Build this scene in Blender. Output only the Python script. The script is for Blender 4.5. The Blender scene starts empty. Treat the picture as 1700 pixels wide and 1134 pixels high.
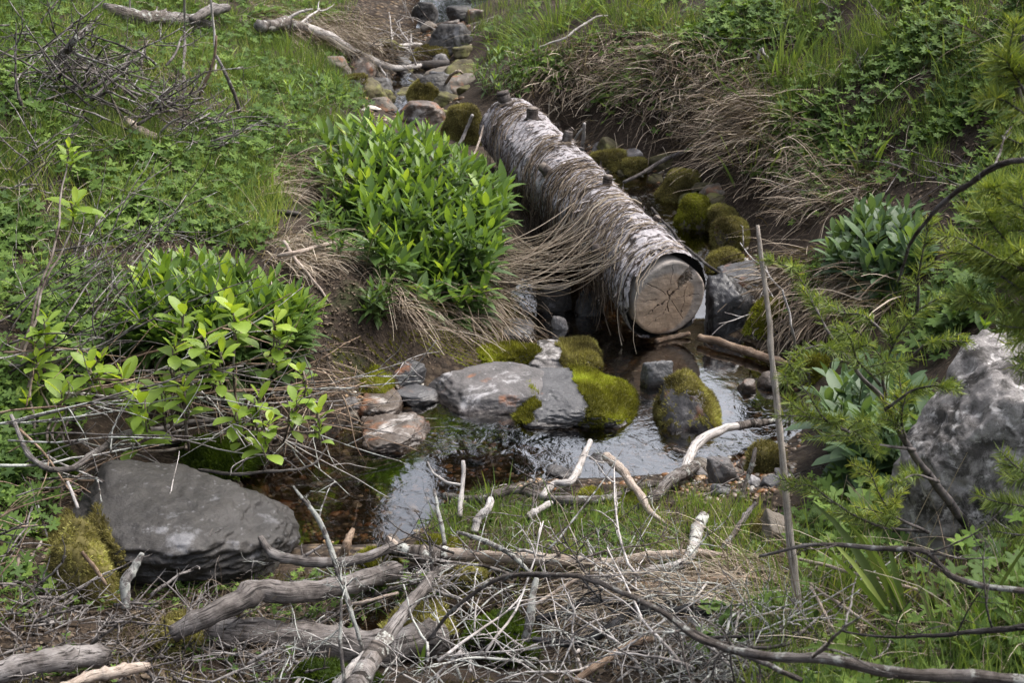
import bpy, math, random
import numpy as np
from mathutils import Vector
scene = bpy.context.scene
# ---------------------------------------------------------------- camera, sky, sun, exposure
CAM_Z, PITCH, FOC = 1.5, math.radians(19.0), 2361.0          # focal length in pixels of a 1700-pixel-wide frame
cd = bpy.data.cameras.new('camera'); cam = bpy.data.objects.new('camera', cd); scene.collection.objects.link(cam)
cam.location = (0, 0, CAM_Z); cam.rotation_euler = (math.pi/2-PITCH, 0, 0)
cd.sensor_width = 36; cd.lens = 36*FOC/1700; cd.clip_start = .05; cd.clip_end = 1500
cd.dof.use_dof = True; cd.dof.focus_distance = 3.7; cd.dof.aperture_fstop = 13.0
scene.camera = cam
SUN_EL, SUN_AZ = math.radians(58), math.radians(65)          # azimuth measured from +Y towards +X
w = bpy.data.worlds.new('World'); scene.world = w; w.use_nodes = True
nt = w.node_tree; nt.nodes.clear()
sky = nt.nodes.new('ShaderNodeTexSky'); sky.sky_type = 'NISHITA'; sky.sun_disc = False
sky.sun_elevation = SUN_EL; sky.sun_rotation = SUN_AZ; sky.dust_density = 7.0; sky.air_density = 1.0
hs = nt.nodes.new('ShaderNodeHueSaturation'); hs.inputs['Saturation'].default_value = .52
bg = nt.nodes.new('ShaderNodeBackground'); bg.inputs['Strength'].default_value = .15
wo = nt.nodes.new('ShaderNodeOutputWorld')
nt.links.new(sky.outputs[0], hs.inputs['Color']); nt.links.new(hs.outputs[0], bg.inputs['Color']); nt.links.new(bg.outputs[0], wo.inputs['Surface'])
sd = bpy.data.lights.new('sun', 'SUN'); sd.energy = 0.95; sd.angle = math.radians(40); sd.color = (1, .97, .93)
so = bpy.data.objects.new('sun', sd); scene.collection.objects.link(so)
sdir = Vector((math.sin(SUN_AZ)*math.cos(SUN_EL), math.cos(SUN_AZ)*math.cos(SUN_EL), math.sin(SUN_EL)))
so.rotation_euler = sdir.to_track_quat('Z', 'Y').to_euler(); so.location = (0, 0, 12)
scene.view_settings.view_transform = 'Standard'; scene.view_settings.look = 'None'
scene.view_settings.exposure = 1.2; scene.view_settings.gamma = 1
scene.render.engine = 'CYCLES'
scene.cycles.max_bounces = 8; scene.cycles.transparent_max_bounces = 12; scene.cycles.use_denoising = True
scene.cycles.caustics_reflective = False; scene.cycles.caustics_refractive = False

# ---------------------------------------------------------------- small numeric helpers
def nrm(a): return a/np.maximum(np.linalg.norm(a, axis=-1, keepdims=True), 1e-9)
def _hash(i, j, k, s):
    h = (i*374761393 + j*668265263 + k*2147483647 + s*1274126177) & 0xffffffff
    h = ((h ^ (h >> 13))*1274126177) & 0xffffffff
    return ((h ^ (h >> 16)) & 0xffff)/65535.0
def vnoise(p, s=0):
    p = np.asarray(p, float); f = np.floor(p); t = p-f; t = t*t*(3-2*t); f = f.astype(np.int64)
    r = 0
    for a in (0, 1):
        for b in (0, 1):
            for c in (0, 1):
                wgt = (t[..., 0] if a else 1-t[..., 0])*(t[..., 1] if b else 1-t[..., 1])*(t[..., 2] if c else 1-t[..., 2])
                r = r + wgt*_hash(f[..., 0]+a, f[..., 1]+b, f[..., 2]+c, s)
    return r*2-1
def fbm(p, s=0, o=4, g=.5):
    p = np.asarray(p, float); a, r = 1., 0
    for k in range(o): r = r+a*vnoise(p*(2**k)+k*17.3, s+k); a *= g
    return r
def p3(x, y, z=0): return np.stack(np.broadcast_arrays(np.asarray(x, float), np.asarray(y, float), np.asarray(z, float)), -1)
CP, SP = math.cos(PITCH), math.sin(PITCH)
def ray(px, py):
    u = np.asarray(px, float)-850; v = np.asarray(py, float)-567
    d = p3(u, CP*FOC-SP*v, -SP*FOC-CP*v); return d/d[..., 1:2]          # per metre of Y
def proj(P):
    P = np.asarray(P, float); q = P[..., 2]-CAM_Z
    dep = P[..., 1]*CP-q*SP; up = P[..., 1]*SP+q*CP; dep = np.where(dep < .05, .05, dep)
    return 850+FOC*P[..., 0]/dep, 567-FOC*up/dep
def depth(P): return P[..., 1]*CP-(P[..., 2]-CAM_Z)*SP
def inpoly(px, py, poly):
    r = np.zeros(np.shape(px), bool); n = len(poly)
    for i in range(n):
        (x0, y0), (x1, y1) = poly[i], poly[(i+1) % n]
        if y0 == y1: continue
        r ^= ((y0 > py) != (y1 > py)) & (px < (x1-x0)*(py-y0)/(y1-y0)+x0)
    return r

# ---------------------------------------------------------------- the lie of the land
CTRL = [ # pixel column, pixel row, height above the pool (m)
(450,840,-.07),(600,850,-.07),(690,880,-.05),(560,760,-.07),(750,760,-.07),(900,740,-.05),(1000,765,-.04),(1150,750,-.03),(1300,700,-.04),(1200,640,-.05),
(1100,590,-.05),(1000,560,-.08),(900,540,-.07),(1310,640,-.04),(1220,590,-.03),(650,720,-.05),(1050,690,-.04),(840,720,-.05),(700,820,-.07),(960,500,-.06),
(395,800,.02),(390,850,-.03),(530,905,.0),(620,925,.03),(720,905,.02),(745,840,.02),(850,815,.02),(950,805,.02),(1100,800,.02),(1200,790,.02),(1320,760,.03),(1385,700,.04),
(1375,640,.05),(1360,600,.07),(1180,545,.0),(1260,540,.04),(1290,490,.12),(570,680,.02),(600,640,.04),(800,575,.02),(700,600,.05),(860,545,.0),(900,480,.0),
(540,640,.1),(560,560,.18),(600,500,.25),(680,520,.12),(760,530,.06),(820,515,.03),(640,440,.3),(780,440,.22),(850,400,.16),(850,330,.22),
(700,300,.38),(560,260,.45),(600,190,.42),(640,195,.36),(760,240,.3),(450,560,.2),(500,600,.17),(300,600,.22),(150,600,.25),(0,600,.3),(0,700,.2),(200,720,.12),(350,740,.05),(450,700,.06),
(0,800,.15),(80,900,.08),(200,980,.06),(0,1000,.1),(0,1134,.12),(250,1134,.04),(400,1010,.03),(500,1000,.02),(600,1000,.01),(600,1134,.0),(800,1134,.0),(750,1000,.01),(700,1065,-.05),(850,1065,-.04),(1000,1085,-.01),
(900,950,.06),(1100,900,.05),(1100,1000,.07),(1000,1134,.04),(1300,1134,.15),(1300,1000,.12),(1300,880,.08),(1400,850,.12),(1400,1000,.16),(1550,1050,.22),(1700,1134,.3),
(1700,950,.3),(1450,900,.12),(1600,850,.2),(1400,720,.08),(1500,650,.18),(1700,650,.35),(1400,560,.15),(1450,480,.24),(1600,500,.34),(1700,450,.5),
(0,450,.36),(200,430,.36),(350,420,.34),(500,430,.33),(350,340,.42),(480,340,.42),(150,330,.46),(0,330,.48),(400,250,.5),(200,200,.62),(0,200,.68),(400,150,.6),(500,120,.56),
(300,60,.72),(100,60,.82),(500,40,.68),(590,60,.6),(0,0,.95),(300,0,.84),(560,0,.76),
(690,205,.24),(640,165,.29),(660,130,.33),(700,150,.32),(640,100,.39),(720,60,.41),(740,20,.47),(750,0,.51),(570,120,.5),(600,20,.7),(600,150,.42),
(800,130,.46),(790,60,.55),(800,0,.68),(850,150,.46),(930,235,.24),(1050,290,.2),(1130,350,.13),(1160,385,.09),(1210,430,.06),(1250,500,.03),
(1100,262,.26),(1000,225,.3),(1250,350,.2),(1310,430,.17),(900,110,.55),(1000,60,.68),(1100,90,.66),(1200,120,.62),(1250,240,.42),(1300,200,.52),(1350,330,.32),(1450,330,.38),
(1500,250,.5),(1600,300,.5),(1700,300,.6),(1500,120,.72),(1350,60,.78),(1700,100,.85),(1200,0,.85),(1000,0,.78),(1400,0,.92),(1700,0,1.02)]
c = np.array(CTRL, float); r_ = ray(c[:, 0], c[:, 1]); Yc = (c[:, 2]-CAM_Z)/r_[:, 2]
cw = np.concatenate([np.stack([r_[:, 0]*Yc, Yc, c[:, 2]], -1), np.array([(-6,12,1.7),(0,13,1.0),(6,12,1.9),(-6,6,1.5),(6,6,1.8),(-5,1,.6),(5,1,.9),(0,0,.0),(-6,-2,.6),(6,-2,1.),(0,-3,-.1),
    (1.2,10.8,1.0),(-2,10.5,1.05),(-.4,11,.68),(-2,1.2,.2),(2,1.2,.4),(.3,1.2,0.)])])
def _ker(d2): return np.sqrt(d2+.03**2)
_A = _ker(((cw[:, None, :2]-cw[None, :, :2])**2).sum(-1)); _n = len(cw)
_M = np.zeros((_n+1, _n+1)); _M[:_n, :_n] = _A-np.eye(_n)*.012; _M[:_n, _n] = _M[_n, :_n] = 1
_w = np.linalg.solve(_M, np.append(cw[:, 2], 0))
def _rbf(x, y):
    out = np.empty(x.size); xf, yf = x.ravel(), y.ravel()
    for i in range(0, x.size, 20000):
        s = slice(i, i+20000); out[s] = _ker((xf[s, None]-cw[None, :, 0])**2+(yf[s, None]-cw[None, :, 1])**2)@_w[:_n]+_w[_n]
    return out.reshape(x.shape)
WN = np.array([(0, 0), (4.6, 0), (5.0, .065), (5.4, .125), (6.0, .205), (6.8, .30), (7.5, .395), (8.6, .485), (9.8, .59), (12, .75)])
def wlev(y): return np.interp(y, WN[:, 0], WN[:, 1])
GX, GY, GS = np.linspace(-4, 4, 401), np.linspace(.6, 11.4, 541), .02
_gx, _gy = np.meshgrid(GX, GY)
def _fine(x, y):
    b = _rbf(np.clip(x, -6, 6), np.clip(y, -3, 13))
    b = b+.08*np.maximum(np.abs(x)-6, 0)+.09*np.maximum(y-13, 0)+.04*np.maximum(-3-y, 0)
    n = fbm(p3(x*2.2, y*2.2), 3, 3)*.02+fbm(p3(x*9, y*9), 8, 3)*.014+fbm(p3(x*28, y*28), 12, 2)*.005
    wet = np.clip((b-.0)/.12, .25, 1)
    return b+n*wet
_G = _fine(_gx, _gy)
def G(x, y):
    x = np.asarray(x, float); y = np.asarray(y, float)
    fx = np.clip((x-GX[0])/GS, 0, 399.999); fy = np.clip((y-GY[0])/GS, 0, 539.999)
    i = fx.astype(int); j = fy.astype(int); a = fx-i; b = fy-j
    return _G[j, i]*(1-a)*(1-b)+_G[j, i+1]*a*(1-b)+_G[j+1, i]*(1-a)*b+_G[j+1, i+1]*a*b
def hit(px, py, h=0., water=False):
    """points where the sight lines meet the ground (raised by h)"""
    px = np.atleast_1d(np.asarray(px, float)); py = np.atleast_1d(np.asarray(py, float)); h = np.broadcast_to(np.asarray(h, float), px.shape)
    r = ray(px, py); ys = np.arange(.8, 11.2, .02)
    P = r[:, None, :]*ys[None, :, None]; z = P[..., 2]+CAM_Z
    g = G(P[..., 0], P[..., 1])
    if water: g = np.maximum(g, wlev(P[..., 1]))
    below = z < g+h[:, None]; k = np.where(below.any(1), below.argmax(1), len(ys)-1)
    Y = ys[k]; out = r*Y[:, None]; out[:, 2] += CAM_Z; return out
def at(px, py, Y):
    r = ray(px, py)*Y; r = np.array(r, float); r[..., 2] += CAM_Z; return r
def gn(x, y, e=.03):
    return nrm(p3(-(G(x+e, y)-G(x-e, y))/(2*e), -(G(x, y+e)-G(x, y-e))/(2*e), 1.))

# ---------------------------------------------------------------- mesh collecting
class Acc:
    def __init__(s): s.v, s.q, s.t, s.a, s.b, s.n = [], [], [], [], [], 0
    def add(s, V, Q=None, T=None, rnd=0., tt=0.):
        V = np.asarray(V, float).reshape(-1, 3); m = len(V)
        if Q is not None and len(Q): s.q.append(np.asarray(Q, np.int64).reshape(-1, 4)+s.n)
        if T is not None and len(T): s.t.append(np.asarray(T, np.int64).reshape(-1, 3)+s.n)
        s.v.append(V); s.a.append(np.broadcast_to(np.asarray(rnd, float).ravel(), (m,)) if np.size(rnd) in (1, m) else np.zeros(m))
        s.b.append(np.broadcast_to(np.asarray(tt, float).ravel(), (m,)) if np.size(tt) in (1, m) else np.zeros(m)); s.n += m
    def mesh(s, name, off=(0, 0, 0), smooth=True):
        me = bpy.data.meshes.new(name); V = np.concatenate(s.v)-np.asarray(off, float)
        q = np.concatenate(s.q) if s.q else np.zeros((0, 4), np.int64); t = np.concatenate(s.t) if s.t else np.zeros((0, 3), np.int64)
        me.vertices.add(len(V)); me.vertices.foreach_set('co', V.astype(np.float32).ravel())
        me.loops.add(q.size+t.size); me.loops.foreach_set('vertex_index', np.concatenate([q.ravel(), t.ravel()]).astype(np.int32))
        me.polygons.add(len(q)+len(t))
        me.polygons.foreach_set('loop_start', np.concatenate([np.arange(len(q))*4, q.size+np.arange(len(t))*3]).astype(np.int32))
        me.polygons.foreach_set('use_smooth', np.full(len(q)+len(t), smooth))
        for nm, d in (('rnd', s.a), ('tt', s.b)):
            at_ = me.attributes.new(nm, 'FLOAT', 'POINT'); at_.data.foreach_set('value', np.concatenate(d).astype(np.float32))
        me.update(calc_edges=True); return me
def link(o): scene.collection.objects.link(o); return o
def tag(o, label, cat, group=None, kind=None):
    if label: o['label'] = label
    if cat: o['category'] = cat
    if group: o['group'] = group
    if kind: o['kind'] = kind
    return o
def thing(name, label, cat, loc, group=None):
    o = bpy.data.objects.new(name, None); o.location = tuple(float(a) for a in loc); o.empty_display_size = .05; link(o); return tag(o, label, cat, group)
def part(name, acc, mat, parent, smooth=True, label=None):
    o = bpy.data.objects.new(name, acc.mesh(name, parent.location, smooth)); link(o); o.parent = parent; o.data.materials.append(mat)
    if label: o['label'] = label
    return o
def subpart(name, acc, mat, parent, smooth=True):
    o = bpy.data.objects.new(name, acc.mesh(name, parent.parent.location, smooth)); link(o); o.parent = parent; o.data.materials.append(mat); return o
def solo(name, acc, mat, label, cat, group=None, kind=None, loc=None, smooth=True):
    V = acc.v[0]; loc = V[0] if loc is None else loc
    if kind: loc = (0, 0, 0)
    o = bpy.data.objects.new(name, acc.mesh(name, loc, smooth)); o.location = tuple(float(a) for a in loc); link(o); o.data.materials.append(mat)
    return tag(o, label, cat, group, kind)

def ribbons(acc, P, D, L, W, nseg=3, grav=.0, prof=None, fold=0., rnd=None, side=None, wob=0., rng=None, spin=True):
    """N blades at once: P roots, D directions, L lengths, W widths; prof = width profile along the length"""
    P = np.asarray(P, float); N = len(P); D = nrm(np.asarray(D, float)); L = np.broadcast_to(np.asarray(L, float), (N,)); W = np.broadcast_to(np.asarray(W, float), (N,))
    grav = np.broadcast_to(np.asarray(grav, float), (N,))
    prof = np.linspace(1, .05, nseg+1) if prof is None else np.asarray(prof, float)
    rnd = rng.random(N) if rnd is None else rnd
    up = np.array([0, 0, 1.])
    if side is None:
        side = np.cross(D, up+rng.normal(0, .05, (N, 3))); side = nrm(side)
        if spin:
            th = rng.random((N, 1))*2*np.pi; side = nrm(side*np.cos(th)+np.cross(D, side)*np.sin(th))
    pts = [P]; dd = D.copy(); ds = [dd]
    for k in range(nseg):
        P = P+dd*(L/nseg)[:, None]; pts.append(P)
        dd = dd-up*grav[:, None]*(k+1)/nseg
        if wob: dd = dd+rng.normal(0, wob, (N, 3))
        dd = nrm(dd); ds.append(dd)
    C = 3 if fold else 2; V = np.empty((N, nseg+1, C, 3))
    for k in range(nseg+1):
        s_ = nrm(side-(side*ds[k]).sum(-1, keepdims=True)*ds[k]); nn = np.cross(s_, ds[k]); nn = nn*np.where(nn[:, 2:3] < 0, -1, 1); hw = (W*prof[k]*.5)[:, None]
        if fold: V[:, k, 0] = pts[k]-s_*hw+nn*hw*fold; V[:, k, 1] = pts[k]; V[:, k, 2] = pts[k]+s_*hw+nn*hw*fold
        else: V[:, k, 0] = pts[k]-s_*hw; V[:, k, 1] = pts[k]+s_*hw
    base = np.arange(N)[:, None]*((nseg+1)*C); Q = []
    for k in range(nseg):
        for c_ in range(C-1): Q.append(base+np.array([k*C+c_, k*C+c_+1, (k+1)*C+c_+1, (k+1)*C+c_]))
    tt = np.broadcast_to(np.linspace(0, 1, nseg+1)[None, :, None], (N, nseg+1, C))
    acc.add(V, np.concatenate(Q), rnd=np.repeat(rnd, (nseg+1)*C), tt=tt.ravel()); return pts[-1], ds[-1]
def tubes(acc, paths, radii, sides=6, rnd=0., rough=0., rng=None, caps=True, ang=False):
    """N tubes at once along paths (N,K,3) with radii (N,K)"""
    paths = np.asarray(paths, float); N, K, _ = paths.shape; radii = np.broadcast_to(np.asarray(radii, float), (N, K))
    T = nrm(np.gradient(paths, axis=1)); ref = np.where(np.abs(nrm(paths[:, -1:]-paths[:, :1])[..., 2:3]) > .8, np.array([1., 0, 0]), np.array([0, 0, 1.]))
    n = nrm(ref-(ref*T).sum(-1, keepdims=True)*T); b = np.cross(T, n); an = np.arange(sides)*2*np.pi/sides
    if ang: rnd = None
    R = radii[..., None]
    if rough: R = R*(1+rough*rng.normal(0, 1, (N, K, sides)))
    V = paths[:, :, None, :]+R[..., None]*(np.cos(an)[:, None]*n[:, :, None, :]+np.sin(an)[:, None]*b[:, :, None, :]) if rough else paths[:, :, None, :]+R[..., None]*(np.cos(an)[:, None]*n[:, :, None, :]+np.sin(an)[:, None]*b[:, :, None, :])
    tt = np.broadcast_to(np.linspace(0, 1, K)[None, :, None], (N, K, sides)).reshape(N, -1)
    V = V.reshape(N, -1, 3); base = np.arange(N)[:, None]*(K*sides+2 if caps else K*sides)
    k, s_ = np.meshgrid(np.arange(K-1), np.arange(sides), indexing='ij'); k = k.ravel(); s_ = s_.ravel(); s2 = (s_+1) % sides
    q = np.stack([k*sides+s_, k*sides+s2, (k+1)*sides+s2, (k+1)*sides+s_], -1)
    Q = (base[:, None, :]+q[None]).reshape(-1, 4)
    if ang: rr = np.broadcast_to((np.minimum(an, 2*np.pi-an)/np.pi)[None, None], (N, K, sides)).reshape(N, -1); rr = np.concatenate([rr, np.zeros((N, 2))], 1) if caps else rr
    else: rr = np.broadcast_to(np.asarray(rnd, float).reshape(-1, 1), (N, 1))
    if caps:
        V = np.concatenate([V, paths[:, :1], paths[:, -1:]], 1); tt = np.concatenate([tt, np.zeros((N, 1)), np.ones((N, 1))], 1)
        i = np.arange(sides); j = (i+1) % sides
        t = np.concatenate([np.stack([np.full(sides, K*sides), j, i], -1), np.stack([np.full(sides, K*sides+1), (K-1)*sides+i, (K-1)*sides+j], -1)])
        Tt = (base[:, None, :]+t[None]).reshape(-1, 3)
    else: Tt = None
    acc.add(V, Q, Tt, rnd=np.broadcast_to(rr, V.shape[:2]).ravel(), tt=tt.ravel())
def smooth_path(pts, n, jit=0., seed=0):
    pts = np.asarray(pts, float); d = np.r_[0, np.cumsum(np.linalg.norm(np.diff(pts, axis=0), axis=1))]; t = np.linspace(0, d[-1], n)
    if len(pts) > 2:   # Catmull-Rom
        e = np.concatenate([[2*pts[0]-pts[1]], pts, [2*pts[-1]-pts[-2]]]); k = np.clip(np.searchsorted(d, t, 'right')-1, 0, len(pts)-2)
        u = ((t-d[k])/(d[k+1]-d[k]))[:, None]; a, b_, c_, f = e[k], e[k+1], e[k+2], e[k+3]
        r = .5*(2*b_+(c_-a)*u+(2*a-5*b_+4*c_-f)*u**2+(3*b_-a-3*c_+f)*u**3)
    else: r = pts[0]+(pts[-1]-pts[0])*(t/d[-1])[:, None]
    if jit:
        q = p3(t*12, seed*3.7, 0); r = r+jit*np.stack([fbm(q, seed), fbm(q, seed+5), fbm(q, seed+9)], -1)
    return r
def place(acc, TV, TQ, TT, P, R, S, rnd, tt=0.):
    """copies of a small template merged into one mesh; P (N,3), R (N,3,3), S (N,) or (N,3)"""
    N, m = len(P), len(TV); S = np.asarray(S, float); S = S[:, None, None] if S.ndim == 1 else S[:, None, :]
    V = np.einsum('nij,nmj->nmi', R, TV[None]*S)+P[:, None]; b = (np.arange(N)*m)[:, None, None]
    acc.add(V, (TQ[None]+b).reshape(-1, 4) if TQ is not None else None, (TT[None]+b).reshape(-1, 3) if TT is not None else None,
            rnd=np.repeat(rnd, m), tt=np.tile(np.broadcast_to(tt, (m,)), N))
def frames(Z, rng, X=None):
    Z = nrm(Z); a = rng.normal(0, 1, Z.shape) if X is None else X; X_ = nrm(a-(a*Z).sum(-1, keepdims=True)*Z); return np.stack([X_, np.cross(Z, X_), Z], -1)

# ---------------------------------------------------------------- materials
def newmat(name):
    m = bpy.data.materials.new(name); m.use_nodes = True; t = m.node_tree; t.nodes.clear(); o = t.nodes.new('ShaderNodeOutputMaterial'); return m, t, o
def N_(t, kind, **kw):
    n = t.nodes.new('ShaderNode'+kind)
    for k, v in kw.items():
        if hasattr(n, k): setattr(n, k, v)
        else: n.inputs[k.replace('_', ' ')].default_value = v
    return n
def ramp(t, src, stops, interp='LINEAR'):
    r = t.nodes.new('ShaderNodeValToRGB'); r.color_ramp.interpolation = interp; e = r.color_ramp.elements
    while len(e) < len(stops): e.new(.5)
    for i, (p, c_) in enumerate(stops): e[i].position = p; e[i].color = (*c_, 1) if len(c_) == 3 else c_
    if src is not None: t.links.new(src, r.inputs[0])
    return r
def noise(t, scale, detail=4, rough=.55, vec=None, dist=0.):
    n = N_(t, 'TexNoise', Scale=scale, Detail=detail, Roughness=rough, Distortion=dist)
    if vec is not None: t.links.new(vec, n.inputs['Vector'])
    return n
def pos(t): return t.nodes.new('ShaderNodeNewGeometry').outputs['Position']
def mix(t, a, b, f, mode='MIX'):
    m = t.nodes.new('ShaderNodeMix'); m.data_type = 'RGBA'; m.blend_type = mode
    for s, v in (('Factor', f), (6, a), (7, b)):
        i = m.inputs[s] if isinstance(s, int) else m.inputs[0]
        if isinstance(v, (int, float)): i.default_value = v
        elif isinstance(v, tuple): i.default_value = (*v, 1)
        else: t.links.new(v, i)
    return m.outputs[2]
def math_(t, op, a, b=0., clamp=False):
    m = t.nodes.new('ShaderNodeMath'); m.operation = op; m.use_clamp = clamp
    for i, v in ((0, a), (1, b)):
        if isinstance(v, (int, float)): m.inputs[i].default_value = v
        else: t.links.new(v, m.inputs[i])
    return m.outputs[0]
def bump(t, h, s, d=.01, nrm_=None):
    b = N_(t, 'Bump', Strength=s, Distance=d); t.links.new(h, b.inputs['Height'])
    if nrm_ is not None: t.links.new(nrm_, b.inputs['Normal'])
    return b.outputs[0]
def attr(t, n): a = t.nodes.new('ShaderNodeAttribute'); a.attribute_name = n; return a.outputs['Fac']
def bsdf(t, o, col, rough=.6, normal=None, spec=.4, coat=0.):
    p = t.nodes.new('ShaderNodeBsdfPrincipled')
    if isinstance(col, tuple): p.inputs['Base Color'].default_value = (*col, 1)
    else: t.links.new(col, p.inputs['Base Color'])
    if isinstance(rough, (int, float)): p.inputs['Roughness'].default_value = rough
    else: t.links.new(rough, p.inputs['Roughness'])
    p.inputs['Specular IOR Level'].default_value = spec
    if coat: p.inputs['Coat Weight'].default_value = coat; p.inputs['Coat Roughness'].default_value = .15
    if normal is not None: t.links.new(normal, p.inputs['Normal'])
    if o is not None: t.links.new(p.outputs[0], o.inputs['Surface'])
    return p
def leafmat(name, stops, trans=.35, rough=.45, spec=.35, tip=None, veins=0.):
    m, t, o = newmat(name); r = ramp(t, attr(t, 'rnd'), stops); col = r.outputs[0]
    n = noise(t, 25, 3); col = mix(t, col, (1.25, 1.2, .9), math_(t, 'MULTIPLY', n.outputs[0], .45), 'MULTIPLY')
    if tip: col = mix(t, col, tip[0], math_(t, 'MULTIPLY', math_(t, 'POWER', attr(t, 'tt'), 2.), tip[1]))
    p = bsdf(t, None, col, rough, None, spec); tr = t.nodes.new('ShaderNodeBsdfTranslucent'); tc = mix(t, col, (1.35, 1.3, .55), 1., 'MULTIPLY'); t.links.new(tc, tr.inputs[0])
    mx = t.nodes.new('ShaderNodeMixShader'); mx.inputs[0].default_value = trans
    t.links.new(p.outputs[0], mx.inputs[1]); t.links.new(tr.outputs[0], mx.inputs[2]); t.links.new(mx.outputs[0], o.inputs['Surface']); return m
def woodmat(name, c0, c1, c2, scale=1., lichen=0., bumpd=.003, rough=.85, spec=.2):
    """weathered wood or bark: grain streaks plus blotches"""
    m, t, o = newmat(name); P = pos(t); a = noise(t, 60*scale, 5, .65, P); b = noise(t, 12*scale, 4, .6, P, 1.)
    col = mix(t, c0, c1, ramp(t, a.outputs[0], [(.35, (0, 0, 0)), (.62, (1, 1, 1))]).outputs[0]); col = mix(t, col, c2, ramp(t, b.outputs[0], [(.5, (0, 0, 0)), (.66, (1, 1, 1))]).outputs[0])
    cx = t.nodes.new('ShaderNodeCombineXYZ'); t.links.new(math_(t, 'MULTIPLY', attr(t, 'tt'), 7.), cx.inputs[0]); t.links.new(math_(t, 'MULTIPLY', attr(t, 'rnd'), 13.), cx.inputs[1]); gr = noise(t, 1., 6, .7, cx.outputs[0], .4)
    crk = ramp(t, gr.outputs[0], [(.40, (1, 1, 1)), (.46, (.25, .25, .25)), (.5, (0, 0, 0)), (.6, (.0, .0, .0)), (.7, (.3, .3, .3))]).outputs[0]
    col = mix(t, col, tuple(q*.35 for q in c0), crk)
    if lichen:
        l = noise(t, 38, 5, .7, P); col = mix(t, col, (.42, .43, .40), ramp(t, l.outputs[0], [(.62-lichen*.2, (0, 0, 0)), (.68-lichen*.2, (1, 1, 1))]).outputs[0])
    bsdf(t, o, col, rough, bump(t, math_(t, 'ADD', a.outputs[0], math_(t, 'MULTIPLY', gr.outputs[0], 1.5)), .9, bumpd*1.5), spec); return m
def rockmat(name, c0, c1, lich=(.45, .45, .43), la=.5, rust=0., rough=.8, ls=9., dark=0., spec=.3, line=None):
    m, t, o = newmat(name); P = pos(t); a = noise(t, 14, 8, .65, P); b = noise(t, ls, 8, .7, P, .3); f = noise(t, 120, 5, .7, P)
    col = mix(t, c0, c1, ramp(t, a.outputs[0], [(.35, (0, 0, 0)), (.65, (1, 1, 1))]).outputs[0])
    if dark: col = mix(t, col, (.02, .018, .015), ramp(t, noise(t, 15, 9, .72, P, .4).outputs[0], [(.60-dark*.2, (0, 0, 0)), (.72-dark*.2, (.85, .85, .85))]).outputs[0])
    col = mix(t, col, lich, ramp(t, b.outputs[0], [(.66-la*.22, (0, 0, 0)), (.74-la*.2, (1, 1, 1))]).outputs[0])
    sp = N_(t, 'TexVoronoi', Scale=48.); wv_ = mix(t, P, noise(t, 40, 3, .6, P).outputs['Color'], .03); t.links.new(wv_, sp.inputs['Vector'])
    col = mix(t, col, tuple(min(1, q*1.5) for q in lich), ramp(t, sp.outputs[0], [(.08, (.3, .3, .3)), (.2, (0, 0, 0))]).outputs[0])
    if rust: col = mix(t, col, (.30, .11, .035), ramp(t, noise(t, 11, 5, .6, P).outputs[0], [(.62-rust*.25, (0, 0, 0)), (.75-rust*.2, (.9, .9, .9))]).outputs[0])
    col = mix(t, col, (.6, .6, .6), math_(t, 'MULTIPLY', f.outputs[0], .7), 'MULTIPLY')
    n1 = bump(t, f.outputs[0], .6, .003); n2 = bump(t, a.outputs[0], .8, .012, n1)
    g = t.nodes.new('ShaderNodeNewGeometry')      # wet band just above the water line (real wetness, by height)
    sx = t.nodes.new('ShaderNodeSeparateXYZ'); t.links.new(g.outputs['Position'], sx.inputs[0])
    if line is not None:
        wet = ramp(t, math_(t, 'ADD', math_(t, 'MULTIPLY', math_(t, 'SUBTRACT', sx.outputs[2], line), 22.), math_(t, 'MULTIPLY', b.outputs[0], .6)), [(.45, (1, 1, 1)), (.8, (0, 0, 0))]).outputs[0]
        col = mix(t, col, (.42, .36, .32), wet, 'MULTIPLY'); rr = mix(t, (rough,)*3, (.22,)*3, wet); bsdf(t, o, col, rr, n2, .5)
    else: bsdf(t, o, col, rough, n2, spec)
    return m
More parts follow.
